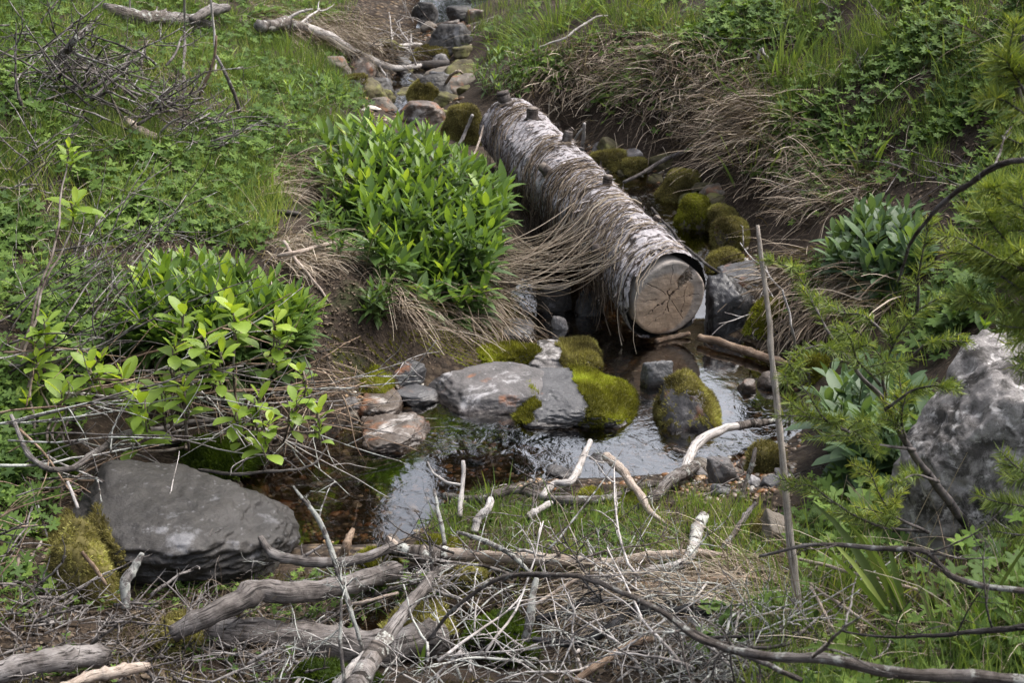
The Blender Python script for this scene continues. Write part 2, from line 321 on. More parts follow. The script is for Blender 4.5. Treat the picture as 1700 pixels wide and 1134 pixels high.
# ---------------------------------------------------------------- ground sheet
def mat_ground():
    m, t, o = newmat('soil'); P = pos(t)
    a = noise(t, 6, 6, .6, P); b = noise(t, 60, 6, .7, P); l = noise(t, 3.2, 5, .6, P)
    col = mix(t, (.014, .010, .007), (.055, .038, .026), ramp(t, b.outputs[0], [(.35, (0, 0, 0)), (.7, (1, 1, 1))]).outputs[0])
    mp = t.nodes.new('ShaderNodeMapping'); mp.inputs['Scale'].default_value = (40, 260, 60); mp.inputs['Rotation'].default_value = (0, 0, .5); t.links.new(P, mp.inputs[0])
    st = noise(t, 1, 4, .7, mp.outputs[0], .6)
    col = mix(t, col, (.20, .155, .11), math_(t, 'MULTIPLY', ramp(t, st.outputs[0], [(.56, (0, 0, 0)), (.66, (1, 1, 1))]).outputs[0], ramp(t, a.outputs[0], [(.42, (0, 0, 0)), (.6, (1, 1, 1))]).outputs[0]))
    col = mix(t, col, (.035, .055, .012), ramp(t, l.outputs[0], [(.60, (0, 0, 0)), (.72, (.6, .6, .6))]).outputs[0])
    # creek bed: pebbles in browns and greys
    bed = attr(t, 'rnd'); v = N_(t, 'TexVoronoi', Scale=38.); t.links.new(P, v.inputs['Vector']); v.inputs['Randomness'].default_value = 1
    wv = noise(t, 9, 3, .5, P); vv = N_(t, 'TexVoronoi', Scale=26.)
    pc = ramp(t, N_(t, 'SeparateColor').outputs[0], [(0, (0, 0, 0)), (1, (1, 1, 1))])
    sc = t.nodes.new('ShaderNodeSeparateColor'); t.links.new(v.outputs['Color'], sc.inputs[0])
    pc = ramp(t, sc.outputs[0], [(0, (.022, .016, .012)), (.3, (.05, .038, .027)), (.55, (.09, .065, .042)), (.7, (.06, .05, .04)), (.88, (.17, .12, .07)), (1, (.22, .19, .16))])
    pcol = mix(t, pc.outputs[0], (.02, .012, .008), ramp(t, v.outputs['Distance'], [(.35, (0, 0, 0)), (.75, (1, 1, 1))]).outputs[0])
    pcol = mix(t, pcol, (.55, .5, .45), math_(t, 'MULTIPLY', b.outputs[0], .8), 'MULTIPLY')
    col = mix(t, col, pcol, bed)
    h = math_(t, 'ADD', math_(t, 'MULTIPLY', b.outputs[0], .6), math_(t, 'MULTIPLY', math_(t, 'MULTIPLY', math_(t, 'SUBTRACT', 1., v.outputs['Distance']), bed), 1.2))
    bsdf(t, o, col, .85, bump(t, h, .9, .012), .25); return m
def spaced(lo, hi, a, b, step, growth=1.22):
    mid = list(np.arange(a, b+1e-6, step)); L, R = [], []; s, x = step, a
    while x > lo: s *= growth; x -= s; L.append(x)
    s, x = step, b
    while x < hi: s *= growth; x += s; R.append(x)
    return np.array(L[::-1]+mid+R)
xs, ys = spaced(-90, 90, -3.6, 3.6, .022), spaced(-25, 160, 1.2, 11, .022)
X_, Y_ = np.meshgrid(xs, ys); Z_ = np.where((np.abs(X_) < 3.98) & (Y_ > .62) & (Y_ < 11.38), G(X_, Y_), 0.)
o_ = (np.abs(X_) >= 3.98) | (Y_ <= .62) | (Y_ >= 11.38); Z_[o_] = _fine(X_[o_], Y_[o_])
bedm = np.clip(1-(Z_-wlev(Y_)-.015)/.05, 0, 1)*(np.abs(X_) < 3)*np.clip((proj(p3(X_, Y_, Z_))[1] < 935)*1., 0, 1)
g = Acc(); nx, ny = len(xs), len(ys); j, i = np.meshgrid(np.arange(ny-1), np.arange(nx-1), indexing='ij'); k = (j*nx+i).ravel()
g.add(p3(X_, Y_, Z_).reshape(-1, 3), np.stack([k, k+1, k+nx+1, k+nx], -1), rnd=bedm.ravel())
solo('ground', g, mat_ground(), None, None, kind='structure')

# ---------------------------------------------------------------- water
def mat_water():
    m, t, o = newmat('creek_water'); P = pos(t); sx = t.nodes.new('ShaderNodeSeparateXYZ'); t.links.new(P, sx.inputs[0])
    mp = t.nodes.new('ShaderNodeMapping'); mp.inputs['Scale'].default_value = (1, .75, 1); t.links.new(P, mp.inputs[0])
    a = noise(t, 30, 3, .55, mp.outputs[0], 1.2); b = noise(t, 9, 2, .5, mp.outputs[0], .6)
    # riffles where the stream runs over stones, calm in the left pool
    amp = attr(t, 'rnd')
    h = math_(t, 'ADD', math_(t, 'MULTIPLY', a.outputs[0], .5), b.outputs[0]); n = N_(t, 'Bump', Distance=.0045); t.links.new(h, n.inputs['Height']); t.links.new(amp, n.inputs['Strength'])
    fr = N_(t, 'Fresnel', IOR=1.36); t.links.new(n.outputs[0], fr.inputs['Normal'])
    gl = t.nodes.new('ShaderNodeBsdfGlossy'); gl.inputs['Roughness'].default_value = .03; gl.inputs['Color'].default_value = (1, 1, 1, 1); t.links.new(n.outputs[0], gl.inputs['Normal'])
    tr = t.nodes.new('ShaderNodeBsdfTransparent'); tr.inputs[0].default_value = (.45, .385, .31, 1)
    mx = t.nodes.new('ShaderNodeMixShader'); t.links.new(math_(t, 'MULTIPLY', fr.outputs[0], 2.9, True), mx.inputs[0])
    t.links.new(tr.outputs[0], mx.inputs[1]); t.links.new(gl.outputs[0], mx.inputs[2]); t.links.new(mx.outputs[0], o.inputs['Surface']); return m
MW = mat_water()
def water(x0, x1, y0, y1, step=.03):
    xs = np.arange(x0, x1, step); ys = np.arange(y0, y1, step); X, Y = np.meshgrid(xs, ys); a = Acc(); nx = len(xs)
    Z = wlev(Y)+.004*fbm(p3(X*5, Y*5), 4, 2)*np.clip((Y-4.5)*2, 0, 1); g_ = G(X, Y)
    px, py = proj(p3(X, Y, Z)); amp = .13+.6*np.clip((px-800)/200, 0, 1)+.6*np.clip((Y-4.6)*2, 0, 1)
    amp = np.where((py > 640) & (py < 760), np.maximum(amp, .9*np.clip((px-560)/200, 0, 1)), amp); amp = np.where((px > 1130) & (py < 730), .14, amp)
    j, i = np.meshgrid(np.arange(len(ys)-1), np.arange(nx-1), indexing='ij')
    keep = ((Z-g_)[:-1, :-1] > -.05) | ((Z-g_)[1:, 1:] > -.05)
    keep &= ~((Y[:-1, :-1] > 7.6) & (px[:-1, :-1] < 690)); k = (j*nx+i)[keep]; a.add(p3(X, Y, Z).reshape(-1, 3), np.stack([k, k+1, k+nx+1, k+nx], -1), rnd=amp.ravel()); return a
solo('creek_water', water(-1.3, 1.5, 2.55, 11.2), MW, None, None, kind='structure')

# ---------------------------------------------------------------- rocks
import bmesh
_ico = {}
def ico(n):
    if n not in _ico:
        b = bmesh.new(); bmesh.ops.create_icosphere(b, subdivisions=n, radius=1.); b.verts.ensure_lookup_table()
        _ico[n] = (np.array([v.co[:] for v in b.verts]), np.array([[v.index for v in f.verts] for f in b.faces])); b.free()
    return _ico[n]
def rockshape(dims, planes, p=14, sub=5, seed=0, rough=.06, fine=.02):
    D, T = ico(sub); N = np.array([q[:3] for q in planes], float); h = np.array([q[3] for q in planes], float); N = nrm(N)
    s = np.maximum(D@N.T, 0)/h; r = (s**p).sum(1)**(-1./p); V = D*r[:, None]
    V = V*(1+rough*fbm(V*1.7+seed*7.1, seed, 3)[:, None]); ridged = -np.abs(fbm(V*5+seed, seed+4, 4))
    V = V*(1+fine*2*(ridged+.3)[:, None]); V = V+D*(fine*.35*fbm(V*16, seed+9, 3))[:, None]
    return V*np.asarray(dims)*.5, T
def autoplanes(rng, n=11, flat=.75):
    out = [(rng.normal(0, .12), rng.normal(0, .12), 1, flat), (0, 0, -1, .9)]
    for k in range(n):
        a = 2*np.pi*(k+rng.uniform(-.35, .35))/n; out.append((math.cos(a), math.sin(a), rng.uniform(-.25, .75), rng.uniform(.78, 1.)))
    return out
def moss_on(acc_cushion, tufts, V, T, want, rng, thick=.008, tuft=.009, dens=160000, seed=0, sz=1.):
    """cushion shell plus bristles on the faces where want(center, normal) is true"""
    a, b, c_ = V[T[:, 0]], V[T[:, 1]], V[T[:, 2]]; n = np.cross(b-a, c_-a); ar = np.linalg.norm(n, axis=1)/2; n = nrm(n); ce = (a+b+c_)/3
    m = want(ce, n); 
    if m.sum() < 4: return False
    vn = np.zeros_like(V); cnt = np.zeros(len(V))
    for q in range(3): np.add.at(vn, T[:, q], n); np.add.at(cnt, T[m][:, q], 1)
    vn = nrm(vn); tot = np.zeros(len(V)); [np.add.at(tot, T[:, q], 1) for q in range(3)]
    ins = cnt/np.maximum(tot, 1); off = np.where(ins > .99, thick*(1+.8*fbm(V*28, seed, 3)), -.003)
    acc_cushion.add(V+vn*(off*1.)[:, None], None, T[m], rnd=.12+.25*fbm(V*14, seed+2, 3), tt=0.)
    idx = np.where(m)[0]; nt_ = int(min(ar[m].sum()*dens*1.6, 22000)); 
    if nt_ < 5: return True
    f = rng.choice(idx, nt_, p=ar[m]/ar[m].sum()); u, v = rng.random(nt_), rng.random(nt_); sw = u+v > 1; u[sw] = 1-u[sw]; v[sw] = 1-v[sw]
    P = a[f]+(b[f]-a[f])*u[:, None]+(c_[f]-a[f])*v[:, None]; P = P+n[f]*(thick*(1+.8*fbm(P*28, seed, 3))*rng.uniform(.6, .98, nt_))[:, None]
    ribbons(tufts, P, n[f]*1.+rng.normal(0, .5, (nt_, 3))+np.array([0, 0, .3]), rng.uniform(.6, 1.4, nt_)*tuft, rng.uniform(.8, 1.3, nt_)*tuft*.20*sz, 2, .3, rng=rng,
            rnd=np.clip(.5+.5*fbm(P*14, seed+2, 3)+rng.normal(0, .14, nt_), 0, 1)); return True
MOSS = leafmat('moss_bright', [(0, (.06, .06, .012)), (.4, (.17, .17, .025)), (.75, (.30, .33, .04)), (1, (.42, .48, .07))], .2, .8, .1)
MOSSO = leafmat('moss_olive', [(0, (.06, .052, .022)), (.45, (.19, .17, .065)), (.8, (.34, .32, .11)), (1, (.44, .44, .14))], .15, .85, .1)
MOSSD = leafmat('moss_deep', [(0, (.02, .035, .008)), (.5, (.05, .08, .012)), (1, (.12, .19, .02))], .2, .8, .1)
RM = dict(
 dark=rockmat('rock_dark', (.017, .015, .014), (.040, .036, .033), (.17, .17, .18), .40, 0, .6, 8, line=0.),
 pale=rockmat('rock_pale', (.22, .205, .20), (.36, .34, .33), (.54, .52, .51), .52, 0, .9, 34, dark=.72),
 grey=rockmat('rock_grey', (.07, .066, .066), (.15, .138, .138), (.40, .39, .40), .45, .06, .6, 10, line=0.),
 slate=rockmat('rock_slate', (.06, .06, .065), (.12, .12, .125), (.33, .33, .33), .3, .1, .55, 10, line=0.),
 rust=rockmat('rock_rust', (.075, .06, .05), (.15, .12, .10), (.42, .39, .37), .48, .3, .45, 12, line=0.),
 char=rockmat('rock_char', (.010, .010, .011), (.030, .030, .034), (.10, .10, .12), .2, 0, .35, 10, spec=.6),
 up=rockmat('rock_up', (.10, .09, .075), (.20, .17, .14), (.36, .34, .32), .4, .2, .7, 8))
def rock(name, label, bbox, mat, seed, planes=None, dy=.8, moss=None, mm=None, p=14, sub=5, rough=.08, fine=.03, rot=None, sink=.25, hgt=None, group=None, thick=.008, tuft=.010, base=None, lift=0.):
    """a rock whose outline fills bbox (pixels); it stands on the ground where its foot is seen"""
    rng = np.random.default_rng(seed); x0, y0, x1, y1 = bbox; xc = (x0+x1)/2
    F = hit(xc, y1, 0, True)[0] if base is None else at(xc, y1, base); sc = depth(F)/FOC; wd = (x1-x0)*sc; dd = wd*dy
    al = math.atan2(CAM_Z-F[2], F[1]); h = hgt or max(((y1-y0)*sc-dd*math.sin(al)*.55)/math.cos(al), .25*wd)
    C = np.array([F[0], F[1]+dd*.42, F[2]+h*.5]); hh = h*(1+sink)
    planes = planes or autoplanes(rng); V0, T = rockshape((2, 2, 2), planes, p, sub, seed, rough, fine); V = V0
    V = V0*np.array([wd, dd, hh])*.5
    if rot: V = V@np.array([[math.cos(rot), math.sin(rot), 0], [-math.sin(rot), math.cos(rot), 0], [0, 0, 1]])
    U = V.copy(); extra = thick if moss else 0.
    for it in range(14):          # fit the seen outline: height, depth and width
        V = U.copy(); V[:, 2] *= hh/(U[:, 2].max()-U[:, 2].min()); V[:, 1] *= dd/(U[:, 1].max()-U[:, 1].min()); V[:, 0] *= wd/(U[:, 0].max()-U[:, 0].min())
        V[:, 2] += F[2]+h+lift-V[:, 2].max(); V[:, 1] += F[1]-V[:, 1].min()-.12*dd; V[:, 0] += F[0]-(V[:, 0].max()+V[:, 0].min())/2
        px_, py_ = proj(V); e = (py_.min()-y0)*sc-extra     # positive: too low
        h2 = np.clip(h+e*.7, .16*wd, 3*wd)
        if h+e*.7 < .16*wd: dd *= .9
        h = h2; hh = h*(1+sink)
        vis = V[:, 2] > F[2]-.01; gx = (px_[vis].max()-px_[vis].min()); wd *= (x1-x0-2*extra/sc*.7)/gx; V[:, 0] += ((x0+x1)/2-(px_[vis].max()+px_[vis].min())/2)*sc
    t = thing(name, label, 'rock', (C[0], C[1], V[:, 2].min()), group); a = Acc(); a.add(V, None, T, rnd=rng.random()); part('stone', a, RM[mat], t)
    if moss:
        c1 = Acc()
        if moss_on(c1, c1, V, T, moss, rng, thick, tuft, seed=seed): part('moss', c1, mm or MOSS, t)
    return t, V, T
def m_top(k=.35, s=0, sc=9., cover=0.): return lambda c_, n: (n[:, 2]+.45*fbm(c_*sc, s, 3) > k-cover)
def m_poly(poly, s=0, nz=-.4):
    def f(c_, n):
        px, py = proj(c_); j = 9*fbm(c_*30, s, 3); return inpoly(px+j, py+j, poly) & (n[:, 2] > nz)
    return f
rock('boulder', 'large dark flat-topped boulder at the left edge of the pool, moss down its left foot', (62, 756, 503, 974), 'dark', 3,
     [(.20, -.10, 1, .78), (-.12, -.5, 1, .86), (0, -1, -.25, .80), (-.2, -1, .25, .93), (.5, -.85, .0, .86), (1, -.35, -.1, .98), (1, .3, .2, .9), (.6, 1, .4, .7), (-.2, 1, .3, .85), (-1, .3, .1, .92), (-1, -.25, .5, .90), (-.8, -.8, .2, .86), (0, 0, -1, .9), (.75, -.2, .75, .83)],
     dy=1.05, p=30, sub=6, rough=.07, fine=.035, moss=m_poly([(40, 850), (108, 838), (135, 870), (170, 845), (190, 900), (215, 925), (200, 1000), (40, 1010)], 2), mm=MOSSO, tuft=.009)
rock('mossy_stone', 'moss-covered stone at the left foot of the large dark boulder', (70, 862, 200, 1010), 'dark', 31, [(-.4, -.3, 1, .8), (.9, -.1, .6, .6), (-.9, -.4, .35, .75), (-.2, -1, .35, .85), (.6, -.8, .3, .8), (1, 0, 0, .9), (0, 1, .3, .8), (-1, .5, .2, .9), (0, 0, -1, 1)], p=7, rough=.25, fine=.05, dy=.9, moss=lambda c_, n: n[:, 2] > -.7, mm=MOSSO, tuft=.009, thick=.007)
rock('boulder', 'big pale lichen-covered boulder at the right edge behind the fir sapling', (1466, 546, 1880, 905), 'pale', 5,
     [(-.82, -.2, .60, .74), (.03, -.22, 1, .90), (-.3, -1, .12, .66), (.35, -1, .25, .78), (-1, -.3, .02, .86), (1, 0, 0, .9), (0, 1, .1, .8), (-.8, .7, .2, .8), (0, 0, -1, .9)],
     dy=.75, p=34, sub=6, rough=.03, fine=.035)
rock('stone', 'wide flat grey stone left of the mossy stone in mid creek', (695, 600, 950, 686), 'grey', 7, hgt=.055, planes= [(-.1, -.28, 1, .8), (0, -1, .2, .9), (-1, -.5, .3, .85), (1, -.2, .3, .95), (0, 1, .2, .9), (-.6, .8, .2, .85), (.7, .8, .2, .9), (0, 0, -1, .9), (-.8, -.9, .7, .95)], dy=1.35, p=18, rough=.05, lift=-.01)
rock('mossy_stone', 'dark round stone in mid creek with bright green moss on its right side', (846, 606, 1064, 706), 'slate', 8,
     [(-.1, -.1, 1, .85), (.4, -.5, 1, .86), (-.5, -.6, .8, .9), (0, -1, .1, .93), (-1, -.1, .2, .92), (1, -.3, .2, .96), (.8, -.3, .7, .82), (0, 1, .2, .9), (0, 0, -1, .9), (.7, .8, .3, .9)], dy=1.15, p=12, sub=6, rough=.07, fine=.03,
     moss=lambda c_, n: m_poly([(940, 600), (1000, 600), (1080, 650), (1075, 700), (960, 715), (978, 680), (962, 650)], 5)(c_, n) | m_poly([(840, 630), (872, 625), (895, 655), (888, 700), (850, 700)], 9)(c_, n), mm=MOSS, thick=.006, tuft=.009)
rock('mossy_stone', 'pointed mossy stone standing in the riffle right of mid creek', (1086, 612, 1198, 712), 'grey', 11, [(-.7, -.2, 1, .70), (.85, -.2, .75, .55), (0, -1, .4, .8), (-1, 0, .2, .8), (1, 0, .1, 1.), (0, 1, .4, .8), (0, 0, -1, .9), (-.6, -.7, .5, .8)], dy=1.15, p=14,
     moss=m_top(.38, 3, 12), mm=MOSSO, thick=.006, tuft=.009)
rock('stone', 'small tilted blue-grey stone beside the pointed mossy stone', (1062, 598, 1118, 646), 'slate', 12, dy=.8, p=16, rot=.5)
rock('stone', 'rusty red and white wet stone breaking the pool surface at left', (592, 684, 726, 748), 'rust', 13, [(-.45, -.2, 1, .62), (.2, -.4, 1, .8), (0, -1, .1, .85), (-1, -.2, .1, 1.), (1, -.1, .4, .85), (0, 1, .2, .8), (0, 0, -1, .9), (.7, -.8, .2, .85)], dy=1.3, p=18, fine=.05, rough=.12)
rock('mossy_stone', 'moss-topped stone at the water edge below the soil bank, left of mid creek', (540, 580, 668, 648), 'slate', 14, dy=1.2, moss=m_top(.15, 4, 12), mm=MOSS, thick=.006, tuft=.009)
rock('stone', 'angular blue-grey stone against the moss-topped stone below the bank', (640, 598, 708, 645), 'slate', 15, dy=1.1, p=20)
rock('stone', 'small grey slab at the waterline left of the wide flat stone', (650, 636, 735, 672), 'slate', 16, dy=1.5, p=18)
rock('stone', 'brownish slab under dead sedge at the waterline of the left bank', (592, 640, 672, 694), 'rust', 17, dy=1.5, p=18)
rock('stone', 'pale white-stained stone half awash upstream of the mossy stones', (865, 560, 1000, 612), 'pale', 18, hgt=.035, planes= [(-.1, -.3, 1, .7), (0, -1, .3, .9), (-1, 0, .3, .9), (1, 0, .2, .95), (0, 1, .2, .9), (0, 0, -1, .9)], dy=1.5, p=14, moss=m_poly([(930, 560), (1005, 570), (1005, 625), (930, 620)], 6), mm=MOSSO, thick=.004)
rock('mossy_stone', 'low mossy stone between the flat stone and the sedge bank', (790, 568, 905, 608), 'grey', 19, dy=1.4, moss=m_top(.3, 7, 14), mm=MOSS)
rock('stone', 'grey flat stone tucked under the sedge upstream of the low mossy stone', (810, 528, 890, 566), 'slate', 20, dy=1.4)
rock('charred_chunk', 'black charred wood chunk leaning beside the cut end of the log', (1168, 452, 1256, 550), 'char', 21, [(-.3, -.6, 1, .85), (.6, -.2, .9, .8), (0, -1, .1, .75), (1, -.4, -.1, .85), (-1, -.1, 0, .9), (0, 1, .1, .8), (0, 0, -1, .9), (.8, -.8, .4, .8)], dy=.8, p=24, fine=.03)
rock('stone', 'dark grey stone behind the black charred chunk', (1185, 432, 1295, 492), 'slate', 22, [(.3, -.4, 1, .8), (-.5, -.2, 1, .8), (0, -1, .2, .9), (1, -.2, .2, .95), (-1, 0, .1, .9), (0, 1, .1, .9), (0, 0, -1, .9)], dy=.9, p=18)
for bb, lb, sd_ in [((1119, 322, 1181, 382), 'round bright mossy stone at the near right of the log', 23), ((1170, 338, 1236, 388), 'olive mossy stone behind the tallest mossy stone by the log', 24),
                    ((1180, 360, 1246, 425), 'tallest mossy stone in the cluster right of the log end', 25), ((1172, 410, 1248, 452), 'wide low mossy stone nearest the black charred chunk', 26),
                    ((1083, 280, 1165, 335), 'mossy stone half buried in drooping sedge right of the log', 27), ((972, 248, 1048, 284), 'flat mossy stone beside the middle of the log', 28), ((1032, 260, 1074, 290), 'small mossy stone next to the flat one by the log', 29)]:
    rock('mossy_stone', lb, bb, 'up', sd_, dy=.85, p=6, moss=m_top(-.35, sd_, 14), mm=MOSSO if sd_ != 23 else MOSS, tuft=.009, thick=.007)
rock('boulder', 'dark rounded boulder in the upper stream below the pipe', (672, 117, 768, 172), 'dark', 41, dy=.8, p=8, moss=m_poly([(670, 135), (715, 140), (740, 160), (730, 180), (660, 180)], 8), mm=MOSSO)
rock('mossy_stone', 'flat mossy slab above the pipe in the upper stream', (680, 72, 762, 104), 'up', 42, dy=.9, p=14, moss=m_top(.3, 9, 9), mm=MOSSO)
rock('boulder', 'grey-brown slab at the top right of the upper stream', (700, 38, 800, 92), 'dark', 43, dy=.8, p=14)
rock('stone', 'reddish grey stone at the lip of the upper pool', (655, 166, 745, 208), 'rust', 44, dy=.7, p=16)
rock('mossy_block', 'brown mossy block against the far end of the log', (732, 172, 815, 240), 'up', 45, dy=.7, p=18, moss=lambda c_, n: n[:, 2] > -.6, mm=MOSSO, thick=.006, tuft=.009)
rock('stone', 'pale stone beside the mossy slab in the upper stream', (712, 88, 750, 108), 'pale', 46, dy=.8)
rock('stone', 'mossy brown stone at the left edge of the upper stream', (560, 122, 610, 152), 'up', 47, dy=.8, moss=m_top(.4, 10), mm=MOSSO)
rock('stone', 'grey stone under sedge left of the upper stream', (528, 92, 584, 122), 'up', 48, dy=.8)
rock('stone', 'dark wet stone in the topmost run of the stream', (682, 2, 730, 26), 'dark', 49, dy=.8)
rock('stone', 'dark wet slab at the top of the stream near the frame edge', (740, 8, 800, 34), 'dark', 50, dy=.8)
rock('stone', 'small stone at the left edge of the upper pool', (610, 160, 660, 182), 'up', 56, dy=.8)
rock('stone', 'grey-brown wedge stone right of the grassy mat', (1238, 838, 1322, 912), 'up', 51, [(.45, -.5, 1, .7), (-1, -.3, .4, .8), (0, -1, .1, .8), (1, -.1, .1, 1.), (0, 1, .2, .8), (0, 0, -1, .9)], dy=.8, p=22, moss=m_poly([(1238, 830), (1275, 835), (1262, 880), (1235, 880)], 12), mm=MOSSO)
rock('mossy_stone', 'brown mossy lump by the tall stake at the shore', (1238, 733, 1302, 788), 'up', 52, dy=.8, p=6, moss=m_top(-.3, 13), mm=MOSSO)
rock('stone', 'grey rounded stone on the gravel below the white branch', (1172, 757, 1236, 806), 'grey', 53, dy=.8)
rock('stone', 'pale round stone in the bright shallow water near the stake', (1256, 616, 1308, 648), 'rust', 54, dy=.9, p=5)
rock('stone', 'brown pointed stone in the bright shallow water', (1222, 628, 1256, 652), 'rust', 55, dy=.8)
rock('mossy_stone', 'bright mossy mound on the right bank behind the stake', (1235, 495, 1310, 560), 'up', 57, dy=.9, p=6, moss=m_top(-.1, 14, 12), mm=MOSS)
rock('mossy_stone', 'mossy stone under the fir twigs at the right shore', (1318, 585, 1378, 640), 'up', 58, dy=.9, p=6, moss=m_top(-.1, 15, 12), mm=MOSS)
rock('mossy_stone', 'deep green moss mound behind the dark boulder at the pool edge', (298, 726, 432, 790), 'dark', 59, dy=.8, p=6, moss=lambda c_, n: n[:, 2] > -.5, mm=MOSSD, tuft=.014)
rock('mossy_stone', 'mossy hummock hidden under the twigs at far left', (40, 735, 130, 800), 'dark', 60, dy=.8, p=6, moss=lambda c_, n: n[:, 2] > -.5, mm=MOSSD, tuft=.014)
rock('mossy_stone', 'bright moss cushion behind the driftwood branch at the near shore', (586, 908, 662, 952), 'up', 61, dy=.9, p=6, moss=lambda c_, n: n[:, 2] > -.5, mm=MOSS)
rock('mossy_stone', 'small moss cushion right of the driftwood knot', (690, 890, 770, 925), 'up', 62, dy=.9, p=6, moss=lambda c_, n: n[:, 2] > -.5, mm=MOSS)
rock('mossy_stone', 'moss cushion at the right end of the grassy mat', (1015, 815, 1075, 850), 'up', 63, dy=.9, p=6, moss=lambda c_, n: n[:, 2] > -.5, mm=MOSS)
rock('mossy_stone', 'moss cushion by the crossing of the pale branches', (960, 808, 1000, 832), 'up', 64, dy=.9, p=6, moss=lambda c_, n: n[:, 2] > -.5, mm=MOSS)
rock('stone', 'dark stone by the dead stub below the fir', (1345, 856, 1385, 905), 'dark', 65, dy=.8)
rock('stone', 'dark stone in the shade under the log', (950, 480, 1005, 525), 'dark', 66, dy=.8)
rock('stone', 'brown-red stone deep under the log', (890, 470, 950, 520), 'dark', 67, dy=.8)
rock('stone', 'small white stone at the water edge under the log', (915, 524, 945, 548), 'pale', 68, dy=.8)
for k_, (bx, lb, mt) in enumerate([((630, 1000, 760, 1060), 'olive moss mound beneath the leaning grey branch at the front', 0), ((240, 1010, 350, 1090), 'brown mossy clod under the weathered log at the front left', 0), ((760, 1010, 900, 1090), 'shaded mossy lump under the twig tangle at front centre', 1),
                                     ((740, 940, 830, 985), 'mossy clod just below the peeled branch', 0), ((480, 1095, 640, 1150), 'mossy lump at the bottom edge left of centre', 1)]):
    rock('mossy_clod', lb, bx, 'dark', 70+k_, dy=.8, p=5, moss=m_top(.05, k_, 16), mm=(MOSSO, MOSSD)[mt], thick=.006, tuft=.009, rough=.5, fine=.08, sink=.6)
rngs = np.random.default_rng(4242); smesh = {}
def loose(n, poly, smin, smax, label, group, mats, flat=.6):
    q = []
    while len(q) < n:
        c_ = (rngs.uniform(min(a[0] for a in poly), max(a[0] for a in poly)), rngs.uniform(min(a[1] for a in poly), max(a[1] for a in poly)))
        if inpoly(np.array([c_[0]]), np.array([c_[1]]), poly)[0]: q.append(c_)
    P = hit(np.array(q)[:, 0], np.array(q)[:, 1])
    for k in range(n):
        key = (int(rngs.integers(5)), mats[rngs.integers(len(mats))])
        if key not in smesh:
            r2 = np.random.default_rng(700+key[0]); V, T = rockshape((1, r2.uniform(.6, .95), r2.uniform(.35, .6)), autoplanes(r2, 9, .8), 14, 4, 700+key[0], .12, .04); a_ = Acc(); a_.add(V, None, T, rnd=.5); me = a_.mesh('stone'); me.materials.append(RM[key[1]]); smesh[key] = me
        o = bpy.data.objects.new('stone', smesh[key]); link(o); s = float(rngs.uniform(smin, smax)); o.scale = (s, s*rngs.uniform(.8, 1.1), s*rngs.uniform(.7, 1.1)); o.location = (P[k][0], P[k][1], P[k][2]+s*.08); o.rotation_euler = (rngs.normal(0, .2), rngs.normal(0, .2), rngs.uniform(0, 6.28)); tag(o, label, 'rock', group)
RM['mossy'] = rockmat('rock_mossy', (.07, .06, .04), (.14, .125, .06), (.17, .17, .06), .75, 0, .85, 9)
loose(46, [(560, 130), (600, 90), (690, 50), (700, 0), (790, 0), (790, 80), (770, 190), (700, 210), (640, 205), (600, 170)], .09, .24, 'brownish stone among the rubble of the upper stream', 'rubble of the upper stream', ['up', 'dark', 'mossy', 'slate', 'rust', 'mossy'])
loose(24, [(960, 235), (1060, 255), (1160, 290), (1200, 330), (1150, 370), (1090, 330), (1000, 290)], .07, .17, 'grey or mossy stone in the gully along the right side of the log', 'stones in the log gully', ['up', 'mossy', 'mossy', 'grey'])
loose(40, [(760, 690), (1060, 690), (1190, 720), (1200, 790), (900, 800), (740, 760)], .04, .12, 'flat wet stone just under or breaking the riffle', 'flat stones in the riffle', ['rust', 'slate', 'rust', 'up'])
loose(12, [(570, 650), (720, 650), (740, 700), (590, 730)], .05, .11, 'wet stone at the upper left rim of the pool', 'stones at the pool rim', ['slate', 'up', 'grey'])
loose(16, [(1190, 590), (1300, 600), (1320, 700), (1210, 700)], .025, .07, 'small dark stone breaking the pale shallow water by the stake', 'small stones in the pale shallows', ['slate', 'dark', 'up'])
loose(14, [(1130, 760), (1290, 740), (1320, 800), (1200, 830)], .04, .09, 'grey stone on the gravelly shore by the stake', 'stones on the gravel shore', ['slate', 'up', 'grey'])
# loose pebbles: the larger ones are objects, the finest are one scatter
rngp = np.random.default_rng(77)
def pebble_zone(n, poly, rng):
    xs = [q[0] for q in poly]; ys = [q[1] for q in poly]; out = []
    px = rng.uniform(min(xs), max(xs), n*4); py = rng.uniform(min(ys), max(ys), n*4); k = inpoly(px, py, poly); return np.stack([px[k][:n], py[k][:n]], -1)
POOL = [(400, 800), (560, 690), (720, 680), (1050, 700), (1180, 560), (1330, 600), (1350, 730), (1250, 800), (960, 810), (750, 840), (700, 900), (540, 905), (430, 850)]
BED = [(860, 540), (1000, 520), (1160, 560), (1100, 620), (900, 620)]
GUL = [(960, 235), (1060, 262), (1180, 330), (1260, 420), (1270, 470), (1180, 440), (1110, 330), (1000, 290)]
UPS = [(600, 120), (680, 60), (700, 0), (790, 0), (780, 90), (760, 200), (640, 210), (560, 160)]
SHORE = [(1100, 790), (1300, 740), (1330, 800), (1230, 840), (1120, 820)]
SHL = [(560, 640), (720, 640), (720, 700), (590, 700)]
PM = [leafmat('pebble', [(0, (.06, .045, .035)), (.3, (.20, .09, .03)), (.5, (.10, .095, .09)), (.7, (.28, .17, .08)), (.85, (.19, .18, .17)), (1, (.5, .47, .43))], 0., .35, .5)]
protos = []
for k in range(6): 
    r2 = np.random.default_rng(500+k); protos.append(rockshape((1, r2.uniform(.6, .9), r2.uniform(.35, .6)), autoplanes(r2, 8, .8), 8, 3, 500+k, .1, .03))
